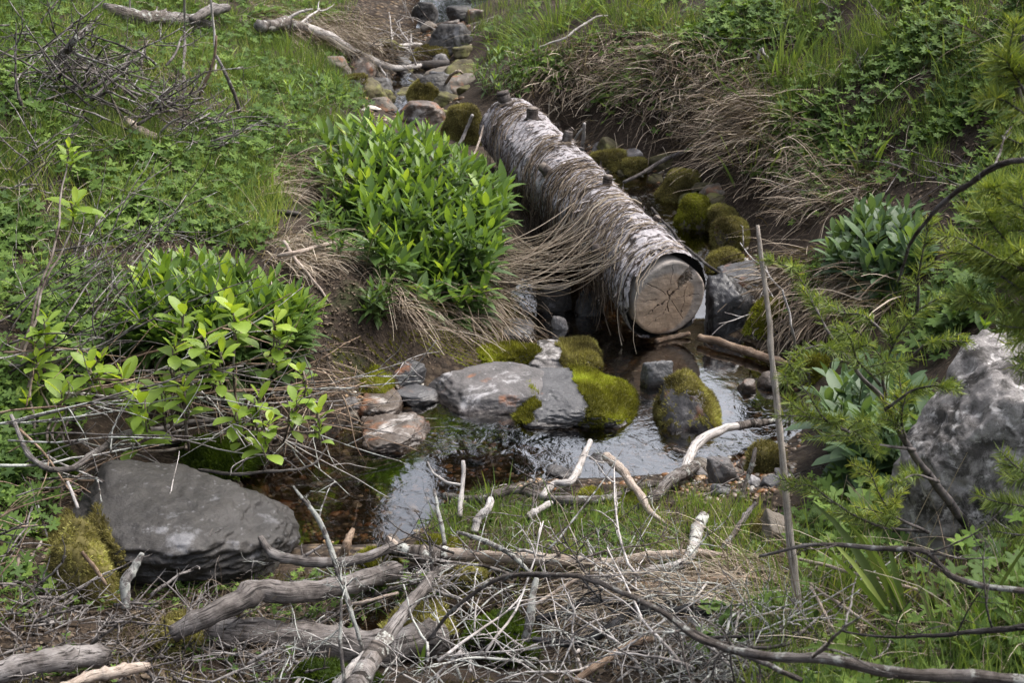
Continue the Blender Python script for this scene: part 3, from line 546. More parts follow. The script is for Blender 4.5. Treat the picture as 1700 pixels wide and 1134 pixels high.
def pebbles(n, poly, smin, smax, rng, keep=True):
    q = pebble_zone(n, poly, rng); P = hit(q[:, 0], q[:, 1]); return P, rng.uniform(smin, smax, len(P))
sets = [(POOL, 110, .018, .055), (BED, 40, .015, .05), (GUL, 45, .02, .06), (UPS, 30, .04, .09), (SHORE, 35, .015, .045), (SHL, 20, .015, .04)]
lbl = {0: 'small wet pebble on the bed of the pool', 1: 'small pebble in the shaded water before the log', 2: 'small stone in the gully right of the log', 3: 'small stone in the upper stream', 4: 'small pebble on the gravelly near shore', 5: 'small pebble at the waterline of the left bank'}
meshes = {}
for si, (poly, n, a, b) in enumerate(sets):
    P, S = pebbles(n, poly, a, b, rngp)
    for k in range(len(P)):
        pr = rngp.integers(6); tone = rngp.integers(7); key = (pr, tone)
        if key not in meshes:
            ac = Acc(); ac.add(protos[pr][0], None, protos[pr][1], rnd=[.0, .25, .4, .55, .7, .85, .98][tone]); me = ac.mesh('pebble'); me.materials.append(PM[0]); meshes[key] = me
        o = bpy.data.objects.new('pebble', meshes[key]); link(o); s = float(S[k])*(rngp.random()**1.5*.8+.4); o.scale = (s, s, s*rngp.uniform(.7, 1)); o.location = (P[k][0], P[k][1], P[k][2]+s*.12); o.rotation_euler = (rngp.normal(0, .15), rngp.normal(0, .15), rngp.uniform(0, 6.28))
        tag(o, lbl[si], 'pebble', ['pebbles on the pool bed', 'pebbles before the log', 'stones in the gully', 'stones in the upper stream', 'pebbles on the near shore', 'pebbles at the left waterline'][si])
ac = Acc()
for si, (poly, n, a, b) in enumerate(sets):
    P, S = pebbles([1500, 500, 700, 350, 500, 250][si], poly, .006, .018, rngp); 
    if si == 3: S = S*1.6
    pr = protos[si]; D3, T3 = ico(2); V3 = D3*(.5, .4, .25)*(1+.15*fbm(D3*2, 5, 2))[:, None]
    place(ac, V3, None, T3, P+np.array([0, 0, .002]), frames(np.array([[0, 0, 1.]])+rngp.normal(0, .25, (len(P), 3)), rngp), S*1.3, rngp.random(len(P)))
solo('gravel', ac, PM[0], 'fine wet gravel strewn over the creek bed', 'gravel', kind='stuff')
# ---------------------------------------------------------------- the fallen log
def mat_bark():
    m, t, o = newmat('log_bark'); tt = attr(t, 'tt'); rn = attr(t, 'rnd'); P = pos(t)
    # coordinates along and around the trunk come from the mesh
    cx = t.nodes.new('ShaderNodeCombineXYZ'); t.links.new(math_(t, 'MULTIPLY', tt, 70.), cx.inputs[0]); t.links.new(math_(t, 'MULTIPLY', rn, 5.), cx.inputs[1])
    a = noise(t, 1., 7, .7, cx.outputs[0], .8); b = noise(t, 26, 6, .65, P); c2 = t.nodes.new('ShaderNodeCombineXYZ'); t.links.new(math_(t, 'MULTIPLY', tt, 9.), c2.inputs[0]); t.links.new(math_(t, 'MULTIPLY', rn, 2.2), c2.inputs[1])
    br = noise(t, 1., 4, .6, c2.outputs[0], .4)
    col = mix(t, (.06, .05, .046), (.16, .14, .13), b.outputs[0]); f = math_(t, 'ADD', math_(t, 'MULTIPLY', a.outputs[0], .62), math_(t, 'MULTIPLY', br.outputs[0], .45))
    col = mix(t, col, (.50, .48, .50), ramp(t, f, [(.475, (0, 0, 0)), (.54, (1, 1, 1))]).outputs[0])
    col = mix(t, col, (.035, .027, .024), ramp(t, a.outputs[0], [(.40, (1, 1, 1)), (.48, (0, 0, 0))]).outputs[0])
    col = mix(t, col, (.55, .5, .5), math_(t, 'MULTIPLY', noise(t, 110, 5, .7, P).outputs[0], .6), 'MULTIPLY')
    h = math_(t, 'ADD', a.outputs[0], math_(t, 'MULTIPLY', b.outputs[0], .5)); bsdf(t, o, col, .85, bump(t, h, .9, .012), .2); return m
def mat_cut():
    m, t, o = newmat('log_cut_face'); tc = t.nodes.new('ShaderNodeTexCoord'); P = tc.outputs['Object']
    d = noise(t, 4, 4, .6, P); ad = t.nodes.new('ShaderNodeVectorMath'); ad.operation = 'ADD'; sc = t.nodes.new('ShaderNodeVectorMath'); sc.operation = 'SCALE'; sc.inputs['Scale'].default_value = .035
    t.links.new(d.outputs['Color'], sc.inputs[0]); t.links.new(P, ad.inputs[0]); t.links.new(sc.outputs[0], ad.inputs[1])
    wv = N_(t, 'TexWave', Scale=75., Distortion=3.5, Detail=5.); wv.wave_type = 'RINGS'; wv.rings_direction = 'Z'; t.links.new(ad.outputs[0], wv.inputs['Vector'])
    ln = t.nodes.new('ShaderNodeVectorMath'); ln.operation = 'LENGTH'; t.links.new(ad.outputs[0], ln.inputs[0]); r = ln.outputs['Value']
    b = noise(t, 14, 5, .65, P); f = noise(t, 160, 4, .7, P)
    base = mix(t, (.66, .49, .35), (.54, .40, .30), b.outputs[0]); base = mix(t, base, (.72, .66, .62), math_(t, 'MULTIPLY', ramp(t, wv.outputs[0], [(.1, (1, 1, 1)), (.6, (0, 0, 0))]).outputs[0], .28), 'MULTIPLY')
    sx = t.nodes.new('ShaderNodeSeparateXYZ'); t.links.new(ad.outputs[0], sx.inputs[0])
    grey = ramp(t, math_(t, 'ADD', math_(t, 'MULTIPLY', math_(t, 'SUBTRACT', sx.outputs[1], sx.outputs[0]), 3.2), math_(t, 'MULTIPLY', b.outputs[0], .9)), [(.42, (0, 0, 0)), (.85, (1, 1, 1))]).outputs[0]
    base = mix(t, base, (.38, .36, .34), math_(t, 'MULTIPLY', grey, .4))
    base = mix(t, base, (.26, .13, .06), ramp(t, math_(t, 'ADD', math_(t, 'MULTIPLY', sx.outputs[1], -6.), math_(t, 'MULTIPLY', b.outputs[0], .5)), [(.75, (0, 0, 0)), (1.15, (.8, .8, .8))]).outputs[0])
    base = mix(t, base, (.33, .34, .35), ramp(t, math_(t, 'ADD', r, math_(t, 'MULTIPLY', b.outputs[0], .03)), [(.118, (0, 0, 0)), (.128, (.6, .6, .6))]).outputs[0])
    base = mix(t, base, (.75, .73, .7), f.outputs[0], 'MULTIPLY')
    cx = t.nodes.new('ShaderNodeMapping'); cx.inputs['Rotation'].default_value = (0, 0, .45); cx.inputs['Scale'].default_value = (14, 260, 14); t.links.new(P, cx.inputs[0]); sw = noise(t, 1, 4, .6, cx.outputs[0], .3)   # saw marks
    base = mix(t, base, (.72, .70, .68), math_(t, 'MULTIPLY', ramp(t, sw.outputs[0], [(.5, (0, 0, 0)), (.62, (1, 1, 1))]).outputs[0], .5), 'MULTIPLY')
    base = mix(t, base, (.03, .022, .018), attr(t, 'rnd'))  # cracks painted dark by depth: dirt, plus shade the relief alone lacks
    bsdf(t, o, base, .75, bump(t, math_(t, 'ADD', f.outputs[0], math_(t, 'MULTIPLY', sw.outputs[0], .8)), .6, .002), .25); return m
DARK = newmat('near_black_wood'); bsdf(DARK[1], DARK[2], (.008, .007, .007), .8); DARK = DARK[0]  # near-black colour for the log's rim, bark gap and far end
STUBM = woodmat('branch_stub_bark', (.045, .035, .03), (.12, .10, .09), (.2, .18, .17), 1.2)
CUTM = mat_cut(); BARK = mat_bark()
A0 = at(1106, 490, 4.36); A1 = at(848, 214, 5.98)                    # log axis, near and far ends
rl = np.random.default_rng(5); ax = A1-A0; LL = np.linalg.norm(ax); ax = ax/LL; R0, R1 = .147, .136
LX = nrm(np.cross(ax, [0, 0, 1.])); LZ = np.cross(LX, ax)             # LX to the right, LZ up
LOGT = thing('fallen_log', 'thick fallen log with flaky whitish bark lying down the creek, sawn end towards the viewer', 'log', A0+np.array([0, 0, -.14]))
def logr(s, th):
    q = np.stack(np.broadcast_arrays(s*3.2, np.cos(th)*1.2, np.sin(th)*1.2), -1); q2 = np.stack(np.broadcast_arrays(s*26, np.cos(th)*3, np.sin(th)*3), -1); q3 = np.stack(np.broadcast_arrays(s*70, np.cos(th)*9, np.sin(th)*9), -1)
    return (R0+(R1-R0)*s/LL)*(1+.055*fbm(q, 2, 2)+.028*fbm(q2, 5, 4)+.010*fbm(q3, 9, 2))
def logp(s, th, dr=0.):
    r = (logr(s, th)+dr)[..., None]; s = np.asarray(s); return A0+ax*s[..., None]+r*(np.cos(th)[..., None]*LX+np.sin(th)[..., None]*LZ)
def logsurf(s0, s1, ns, nth, dr=0.):
    s, th = np.meshgrid(np.linspace(s0, s1, ns), np.linspace(0, 2*np.pi, nth, endpoint=False), indexing='ij'); V = logp(s, th, dr); return s, th, V
s, th, V = logsurf(0, LL, 420, 160); lip = (.022*fbm(p3(np.cos(th[0])*2, np.sin(th[0])*2), 3, 3)-.012*np.cos(th[0]))   # ragged bark edge at the cut
V = V-ax*(np.exp(-s/.04)*(lip[None]+.006))[..., None]
a = Acc(); i, j = np.meshgrid(np.arange(419), np.arange(160), indexing='ij'); i = i.ravel(); j = j.ravel(); j2 = (j+1) % 160
thw = np.minimum(th, 2*np.pi-th) # even seam underneath: mirrored at the right side
a.add(V.reshape(-1, 3), np.stack([i*160+j, (i+1)*160+j, (i+1)*160+j2, i*160+j2], -1), rnd=(np.abs(np.mod(th+np.pi/2, 2*np.pi)-np.pi)).ravel(), tt=s.ravel())
# bark thickness: inner wall at the near end and the far end cap
ri = .90; n = 160; thr = th[0]; inn = A0+ax*.045+(logr(0., thr)*.955)[:, None]*(np.cos(thr)[:, None]*LX+np.sin(thr)[:, None]*LZ); a2 = Acc(); jj = np.arange(n); k2 = (jj+1) % n
a2.add(np.concatenate([V[0], inn]), np.stack([jj, k2, n+k2, n+jj], -1)); part('bark', a, BARK, LOGT)
part('dark_rim', a2, DARK, LOGT)
fc = Acc(); fc.add(np.concatenate([V[-1], [V[-1].mean(0)]]), None, np.stack([np.full(n, n), k2, jj], -1)); part('far_end', fc, DARK, LOGT)
# dark disc between bark and wood, wood core standing inside it, slightly off centre
back = Acc(); back.add(np.concatenate([inn, [inn.mean(0)]]), None, np.stack([np.full(n, n), jj, k2], -1)); part('bark_gap', back, DARK, LOGT)
ff = nrm(-ax*1.+LX*.12-LZ*.02); FX = nrm(LX-(LX@ff)*ff); FZ = np.cross(ff, FX)*1.; FZ = FZ if FZ[2] > 0 else -FZ
fcn = A0+LX*.0075+LZ*-.006-ax*.012; rr = np.linspace(0, 1, 46); TR, RR = np.meshgrid(thr, rr)
rim = .130*(1+.02*fbm(p3(np.cos(thr)*1.5, np.sin(thr)*1.5), 21, 2)-.03*np.clip(np.cos(thr-2.2), 0, 1)**2-.05*np.clip(np.cos(thr-.9), 0, 1)**6)
lx = RR*rim[None]*np.cos(TR); lz = RR*rim[None]*np.sin(TR)
def crack(x, z, pts, w, dep):   # a drying crack sinks a narrow V along a polyline
    out = np.zeros_like(x)
    for (x0, z0), (x1, z1) in zip(pts[:-1], pts[1:]):
        L2 = (x1-x0)**2+(z1-z0)**2; u = np.clip(((x-x0)*(x1-x0)+(z-z0)*(z1-z0))/L2, 0, 1); d = np.hypot(x-x0-u*(x1-x0), z-z0-u*(z1-z0)); out = np.maximum(out, dep*np.clip(1-d/w, 0, 1))
    return out
CR = [([(-.085, -.052), (-.05, -.028), (-.012, -.008), (.0, .004)], .0022, .012), ([(0, .004), (-.003, -.02), (.002, -.048)], .002, .010), ([(0, .004), (.02, .022), (.045, .045), (.07, .06)], .0036, .016), ([(0, .004), (-.01, .025), (-.004, .032)], .0016, .008),
      ([(.02, .0), (.075, -.004), (.11, -.003)], .0010, .003), ([(.056, .035), (.055, -.01), (.05, -.07)], .0010, .003), ([(-.09, .065), (-.03, .03), (-.012, .012)], .0010, .003), ([(-.0, -.03), (-.03, -.06), (-.07, -.09)], .0009, .0025), ([(.0, .115), (-.002, .05)], .0009, .0025), ([(.01, -.01), (.06, -.085)], .0010, .003), ([(-.1, .0), (-.05, .004)], .0009, .0025)]
# the face needs fine resolution for the cracks: a polar sheet finely divided
rr = np.linspace(0, 1, 150); thf = np.linspace(0, 2*np.pi, 600, endpoint=False); TR, RR = np.meshgrid(thf, rr); rimf = np.interp(thf, np.r_[thr, 2*np.pi], np.r_[rim, rim[0]])
lx = RR*rimf[None]*np.cos(TR); lz = RR*rimf[None]*np.sin(TR); crm = np.zeros_like(lx); dp = .0015*fbm(p3(lx*40, lz*40), 3, 3)+.004*np.clip((RR-.93)/.07, 0, 1)**2
for pts, w_, de in CR:
    wob = .004*fbm(p3(lx*90, lz*90), 31, 3); cc_ = crack(lx+wob, lz-wob, pts, w_*1.15, de*1.5); dp = dp+cc_; crm = np.maximum(crm, np.clip(cc_/(de*.8), 0, 1))
gr = np.clip(((lx*.72+lz*.69)-.045)/.02, 0, 1)*np.clip(1-np.abs(-lx*.69+lz*.72-.012)/.022, 0, 1); dp = dp+gr*.016*(1+.6*fbm(p3(lx*120, lz*120), 77, 3)); crm = np.maximum(crm, gr*.35)   # torn hollow at the upper right
Vf = fcn+lx[..., None]*FX+lz[..., None]*FZ-ff*dp[..., None]
side = Vf[-1]-ff*.075; nn_ = len(thf); fa = Acc(); i, j = np.meshgrid(np.arange(149), np.arange(nn_), indexing='ij'); i = i.ravel(); j = j.ravel(); j2 = (j+1) % nn_
q = np.stack([i*nn_+j, i*nn_+j2, (i+1)*nn_+j2, (i+1)*nn_+j], -1)[:, ::-1]; jj = np.arange(nn_); k2 = (jj+1) % nn_
fa.add(np.concatenate([Vf.reshape(-1, 3), side]), np.concatenate([q, np.stack([149*nn_+jj, 150*nn_+jj, 150*nn_+k2, 149*nn_+k2], -1)]), rnd=np.r_[crm.ravel(), np.zeros(nn_)])
fo = bpy.data.objects.new('sawn_face', None); Mf = np.stack([FX, FZ, ff], -1)
Vl = (np.concatenate(fa.v)-fcn)@Mf; fa.v = [Vl]; fo = bpy.data.objects.new('sawn_face', fa.mesh('sawn_face')); link(fo); fo.parent = LOGT; fo.data.materials.append(CUTM)
from mathutils import Matrix
fo.matrix_local = Matrix([[*map(float, Mf[r]), float(fcn[r]-LOGT.location[r])] for r in range(3)]+[[0, 0, 0, 1]])
# torn splinters in the hollow
a = Acc(); ns = 130; u = rl.uniform(.3, 1, ns); v = rl.normal(0, .35, ns); P = fcn+(FX*.72+FZ*.69)*(.02+.085*u)[:, None]+(FX*-.69+FZ*.72)*(.010+.02*v)[:, None]-ff*.006
ribbons(a, P, ff*.5+(FX*.4+FZ*-.9)+rl.normal(0, .5, (ns, 3)), rl.uniform(.006, .02, ns), rl.uniform(.002, .005, ns), 2, .1, rng=rl); part('splinters', a, woodmat('splinter_wood', (.32, .25, .19), (.42, .35, .28), (.2, .15, .11), 1.5), LOGT)
# branch stubs
def stub_on_log(px, py, s_, th_, ln, r, tilt=(0, 0, 0), pale=False):
    P = logp(np.array([s_]), np.array([th_]), -.01)[0]; d = nrm((math.cos(th_)*LX+math.sin(th_)*LZ)+np.array(tilt)); pa = smooth_path([P, P+d*ln*.5, P+d*ln], 7); a = Acc()
    pr = np.array([1.5, 1.15, 1.02, 1, 1, .98, .93])*r; tubes(a, pa[None], pr[None], 14, rl.random()*.3, .05, rl); so_ = part('branch_stub', a, STUBM, LOGT)
    if pale: e = Acc(); tubes(e, np.array([[pa[-1]-d*.002, pa[-1]+d*.002]]), np.array([[r*.8, r*.8]]), 14, .8); subpart('broken_end', e, PALEW, so_)
PALEW = woodmat('pale_wood', (.30, .25, .21), (.46, .40, .36), (.22, .18, .15), .8, bumpd=.0015, rough=.7)
for s_, th_, ln, r, tl, pl in [(.62, 1.45, .045, .017, (0, 0, .2), 1), (1.12, 1.30, .055, .018, (0, 0, .3), 0), (1.42, 1.60, .05, .024, (0, 0, .3), 1), (.93, 2.4, .05, .02, (0, -.2, .2), 1), (.33, .95, .03, .013, (0, -.2, .1), 1), (.28, 2.75, .04, .018, (0, -.5, 0), 0), (.22, .35, .03, .012, (.2, 0, .3), 1), (1.66, 1.9, .06, .028, (-.2, .2, .8), 0), (1.3, .8, .05, .010, (.6, 0, .6), 1)]:
    stub_on_log(0, 0, s_, th_, ln, r, tl, pl)
# loose bark flakes curling off the trunk
a = Acc(); nf = 800; s_ = rl.uniform(.02, LL-.02, nf); t_ = rl.uniform(-.2, 3.6, nf); P = logp(s_, t_, .001); tang = -np.sin(t_)[:, None]*LX+np.cos(t_)[:, None]*LZ; rad = np.cos(t_)[:, None]*LX+np.sin(t_)[:, None]*LZ
ribbons(a, P, tang*np.where(rl.random((nf, 1)) < .5, 1, -1)+rad*.22+rl.normal(0, .2, (nf, 3)), rl.uniform(.01, .045, nf), rl.uniform(.003, .012, nf), 3, .15, prof=[.6, 1, .8, .2], rng=rl, side=nrm(ax+rl.normal(0, .1, (nf, 3))), rnd=rl.random(nf))
part('bark_flakes', a, woodmat('bark_flake', (.16, .125, .11), (.36, .32, .31), (.55, .53, .54), 1.), LOGT).__setitem__('kind', 'stuff')
# ---------------------------------------------------------------- leafy plants
LEAF = [0.12, .62, .95, 1., .82, .45, .04]
BROAD = [0.18, .5, .85, 1.05, 1.05, .8, .08]
M_CLUMP = leafmat('clump_leaf', [(0, (.06, .10, .035)), (.4, (.098, .175, .048)), (.75, (.205, .32, .055)), (1, (.35, .46, .08))], .35, .42, .4)
M_BLUE = leafmat('bluish_leaf', [(0, (.055, .10, .055)), (.5, (.11, .18, .085)), (1, (.20, .30, .09))], .28, .5, .35)
M_SHRUB = leafmat('shrub_leaf', [(0, (.12, .18, .04)), (.5, (.21, .32, .05)), (1, (.36, .47, .07))], .38, .42, .4)
M_HERB = leafmat('herb_leaf', [(0, (.045, .085, .025)), (.5, (.10, .17, .04)), (1, (.19, .28, .06))], .3, .6, .15)
M_GRASS = leafmat('grass_blade', [(0, (.075, .105, .04)), (.4, (.12, .19, .058)), (.8, (.21, .30, .08)), (1, (.36, .40, .13))], .3, .6, .15)
M_STRAW = leafmat('dead_sedge', [(0, (.045, .034, .028)), (.3, (.125, .098, .078)), (.65, (.27, .22, .18)), (1, (.50, .44, .38))], .12, .75, .15)
M_STEM = leafmat('plant_stem', [(0, (.05, .07, .02)), (1, (.13, .18, .05))], .1, .5, .3)
def shoots(leaves, stems, B, D, H, n, L, W, rng, young=1., prof=LEAF, droop=.25, low=.1, hue=0.):
    """upright leafy shoots: B bases, D directions, H heights; n leaves each, spiralling, younger and steeper towards the tip"""
    N = len(B); D = nrm(D); H = np.broadcast_to(H, (N,)); tip = B+D*H[:, None]; mid = B+D*(H*.5)[:, None]+rng.normal(0, .006, (N, 3))
    tubes(stems, np.stack([B, mid, tip], 1), np.array([.0028, .0022, .0014])[None].repeat(N, 0), 4, .5, caps=False)
    sh = rng.normal(0, .09, N); sv = rng.uniform(.4, 1.3, N); big = rng.uniform(.7, 1.2, N); L = L*big; W = W*big
    fr = frames(D, rng); ph = rng.random(N)*6.28; P, dd, ll, ww, rr, gg = [], [], [], [], [], []
    for k in range(n):
        u = k/(n-1); a = ph+k*2.4+rng.normal(0, .25, N); el = np.radians(5+u**1.3*62)+rng.normal(0, .14, N); h = low+(1-low)*u**.85
        d = (np.cos(a)[:, None]*fr[:, :, 0]+np.sin(a)[:, None]*fr[:, :, 1])*np.cos(el)[:, None]+D*np.sin(el)[:, None]
        P.append(B+D*(H*h)[:, None]); dd.append(d); s = (1-.45*u**3)*rng.uniform(.8, 1.15, N); ll.append(L*s); ww.append(W*s*(1-.25*u)); gg.append(droop*(1.3-u)+rng.normal(0, .06, N))
        rr.append(np.clip(.12+hue+.60*young*u**1.7*sv+sh+rng.normal(0, .10, N), 0, 1))
    ribbons(leaves, np.concatenate(P), np.concatenate(dd), np.concatenate(ll), np.concatenate(ww), 6, np.concatenate(gg)*.5, prof=prof, fold=.24, rnd=np.concatenate(rr), rng=rng, spin=False)
def poisson(poly, dist, rng, h=0., tries=4000, cap=400):
    xs = [q[0] for q in poly]; ys = [q[1] for q in poly]; px = rng.uniform(min(xs), max(xs), tries); py = rng.uniform(min(ys), max(ys), tries); k = inpoly(px, py, poly); px, py = px[k], py[k]
    out = []
    for x, y in zip(px, py):
        if all((x-a)**2+((y-b)*1.5)**2 > dist*dist for a, b in out): out.append((x, y))
        if len(out) >= cap: break
    return np.array(out)
def clump(name, label, poly, dist, h, L, W, mat, seed, n=12, lean=.5, young=1., prof=LEAF, droop=.25, group=None, hue=0., toward=(0, -.15, 0), cat='plant', hv=.25):
    """a clump of leafy shoots; poly outlines the footprint of the shoot tips in the picture of the place"""
    rng = np.random.default_rng(seed); q = poisson(poly, dist, rng); P = hit(q[:, 0], q[:, 1], h*.85); c0 = P[:, :2].mean(0)
    P[:, 2] = G(P[:, 0], P[:, 1]); rel = (P[:, :2]-c0)/np.maximum(np.abs(P[:, :2]-c0).max(0), .01); e = np.clip(np.linalg.norm(rel, axis=1), 0, 1)
    D = np.concatenate([rel*lean*e[:, None], np.ones((len(P), 1))], 1)+np.asarray(toward)+rng.normal(0, .10, P.shape)
    P2 = P.copy(); P2[:, :2] -= rel*lean*.6*h*e[:, None]; P2[:, 2] = G(P2[:, 0], P2[:, 1])
    H = h*(1-.3*e**2)*rng.uniform(1-hv, 1+hv*.6, len(P))
    lv, st = Acc(), Acc(); shoots(lv, st, P2, D, H, n, L, W, rng, young, prof, droop, hue=hue)
    c = P2.mean(0); t = thing(name, label, cat, (c[0], c[1], float(G(c[0], c[1]))), group); part('stems', st, M_STEM, t); part('leaves', lv, mat, t); return t
clump('leafy_clump', 'large dense clump of lance-leaved shoots left of the log, overhanging the creek bank', [(520, 205), (560, 185), (640, 190), (700, 205), (760, 235), (815, 260), (850, 290), (846, 340), (815, 395), (820, 440), (800, 490), (725, 480), (660, 415), (610, 390), (600, 330), (560, 285), (520, 255)], 18, .17, .105, .038, M_CLUMP, 1, n=12, lean=.75)
clump('leafy_clump', 'broad mound of dark green lance-leaved shoots on the left bank', [(215, 440), (300, 400), (345, 395), (430, 430), (500, 450), (535, 500), (525, 545), (470, 570), (400, 575), (300, 570), (220, 540), (175, 535), (180, 480)], 16, .20, .095, .037, M_CLUMP, 2, n=13, lean=.8, young=1.1, hue=-.02)
clump('leafy_plant', 'small leafy plant on the soil bank below the large clump', [(590, 470), (620, 440), (655, 470), (665, 505), (630, 520), (595, 500)], 20, .11, .055, .016, M_CLUMP, 3, n=11, lean=.9, young=.7)
clump('leafy_clump', 'rounded clump of blue-green leaves on the right bank among dead sedge', [(1360, 400), (1400, 330), (1460, 305), (1530, 310), (1560, 335), (1540, 390), (1500, 420), (1440, 460), (1390, 455), (1360, 430)], 25, .16, .085, .038, M_BLUE, 4, n=11, lean=.8, young=.75, prof=BROAD)
clump('leafy_clump', 'tall blue-green leafy clump behind the fir sapling at the shore', [(1380, 610), (1430, 560), (1520, 580), (1540, 640), (1500, 720), (1430, 745), (1375, 700), (1370, 650)], 27, .19, .10, .042, M_BLUE, 5, n=11, lean=.6, young=.7, prof=BROAD)
clump('leafy_clump', 'bright leaf tuft in the grass between the fir sapling and pale boulder', [(1560, 480), (1640, 470), (1690, 510), (1640, 540), (1570, 530)], 30, .10, .06, .02, M_CLUMP, 6, n=10)
clump('leafy_clump', 'spiky leaf tuft growing at the far edge of the large clump', [(600, 175), (635, 172), (632, 195), (600, 195)], 14, .14, .06, .013, M_CLUMP, 7, n=12, young=1.3)
clump('leafy_clump', 'low carpet of narrow leaves along the right edge of the upper stream', [(770, 100), (830, 70), (880, 60), (900, 90), (860, 150), (800, 135)], 18, .10, .06, .012, M_CLUMP, 8, n=10, young=.9)
clump('leafy_clump', 'pale green clump on the left bank near the stream bend', [(470, 110), (540, 105), (590, 140), (560, 165), (480, 150)], 18, .09, .06, .013, M_CLUMP, 9, n=10)
clump('leafy_clump', 'low green clump just below the big clump where its leaves thin out', [(505, 320), (560, 310), (590, 350), (580, 400), (530, 380)], 22, .10, .06, .022, M_HERB, 10, n=9)
clump('leafy_clump', 'dark leafy tuft in the foreground at the lower right corner', [(1560, 960), (1700, 950), (1720, 1080), (1600, 1100)], 55, .10, .06, .02, M_HERB, 11, n=8)
# light green shrub on the left: arching stems that end in whorls of oval leaves
M_TWIG = woodmat('shrub_stem', (.10, .075, .06), (.22, .18, .15), (.34, .30, .27), 1., bumpd=.001)
def shrub(label, tips, root, seed, L=.074, W=.034, h=.11):
    rng = np.random.default_rng(seed); lv, st = Acc(), Acc(); R = np.asarray(root)
    t = thing('shrub', label, 'shrub', R)
    for (px, py, Y) in tips:
        T = at(px, py, Y); m = R+(T-R)*.5; m[2] = max(m[2]-.03, G(m[0], m[1])+.02); pth = smooth_path([R+rng.normal(0, .02, 3)*[1, 1, 0], m+rng.normal(0, .03, 3), T-np.array([0, 0, h*.5]), T], 16, .008, seed); 
        tubes(st, pth[None], np.linspace(.0045, .0018, 16)[None], 6, rng.random()*.5, .05, rng)
        for q, (f, sc) in enumerate([(0, 1.), (.45, .85)]):
            B = T-np.array([0, 0, h*(.4+f)]); shoots(lv, st, B[None], (np.array([[rng.normal(0, .2), -.1+rng.normal(0, .15), 1]])), h*.42, 7, L*sc*rng.uniform(.8, 1.15), W*sc, rng, 1., BROAD, .35, .15, hue=.25)
    part('stems', st, M_TWIG, t); part('leaves', lv, M_SHRUB, t)
RT = hit(60, 790)[0]; RT2 = hit(300, 740)[0]; RT3 = hit(430, 740)[0]; RT0 = hit(20, 640)[0]
shrub('light green shrub with whorled oval leaves at far left', [(75, 530, 3.3), (62, 600, 3.25), (100, 650, 3.15), (40, 665, 3.2), (55, 560, 3.3), (160, 590, 3.25), (150, 605, 3.2)], RT, 1)
shrub('yellow-green leafy shrub in front of the left clump', [(300, 520, 3.25), (285, 575, 3.2), (205, 625, 3.2), (240, 660, 3.1), (225, 690, 3.1), (340, 560, 3.15), (305, 640, 3.1), (270, 650, 3.2), (365, 585, 3.15)], RT2, 2)
shrub('yellow-green leafy shrub leaning over the pool edge', [(455, 525, 3.3), (390, 510, 3.3), (425, 660, 3.2), (480, 660, 3.2), (395, 680, 3.2), (530, 680, 3.2), (505, 615, 3.3), (440, 700, 3.1), (460, 560, 3.3)], RT3, 3, L=.058)
shrub('thin upright sapling with a few yellow-green leaves at upper left', [(112, 245, 3.6), (120, 335, 3.6)], RT0, 4, h=.07)
shrub('small sprig of light green leaves at the lower left corner', [(62, 880, 2.8), (8, 935, 2.7), (15, 970, 2.7)], hit(30, 1000)[0], 5, L=.05, h=.06)
# ---------------------------------------------------------------- ground cover, grass and dead sedge by zone
GL = [(-200, -60), (590, -60), (600, 80), (560, 130), (610, 190), (540, 240), (520, 300), (480, 330), (440, 415), (330, 400), (240, 330), (180, 420), (-200, 430)]
GR = [(770, 10), (800, -60), (2000, -60), (2000, 500), (1650, 420), (1560, 300), (1400, 300), (1310, 300), (1250, 170), (1150, 60), (1000, 60), (900, 90), (800, 110)]
GRB = [(1330, 920), (1480, 900), (1700, 880), (2000, 900), (2000, 1250), (1250, 1250), (1230, 1050), (1330, 1000)]
MAT = [(730, 850), (820, 815), (960, 835), (1100, 830), (1240, 850), (1330, 900), (1320, 950), (1150, 960), (980, 950), (760, 930), (715, 890)]
SED = [(820, 150), (900, 90), (1010, 60), (1150, 60), (1260, 130), (1310, 200), (1330, 260), (1480, 300), (1430, 345), (1345, 355), (1310, 290), (1220, 225), (1090, 180), (960, 150), (850, 150)]
LSOIL = [(-60, 420), (180, 410), (300, 370), (440, 400), (230, 420), (180, 560), (150, 640), (-60, 900)]
RSH = [(1310, 430), (1500, 440), (1650, 480), (1560, 600), (1400, 540), (1320, 560)]
def scatter(n, poly, rng, clumpy=0., sc=6., seed=0):
    xs = [q[0] for q in poly]; ys = [q[1] for q in poly]; px = rng.uniform(min(xs), max(xs), n*2); py = rng.uniform(min(ys), max(ys), n*2); k = inpoly(px, py, poly); px, py = px[k][:n], py[k][:n]
    P = np.concatenate([hit(px[i:i+4000], py[i:i+4000]) for i in range(0, len(px), 4000)])
    if clumpy: m = fbm(P*sc, seed, 3)+rng.normal(0, .15, len(P)) > clumpy-.5; P = P[m]
    return P[(P[:, 2] > wlev(P[:, 1])-.005)]
rg = np.random.default_rng(11)
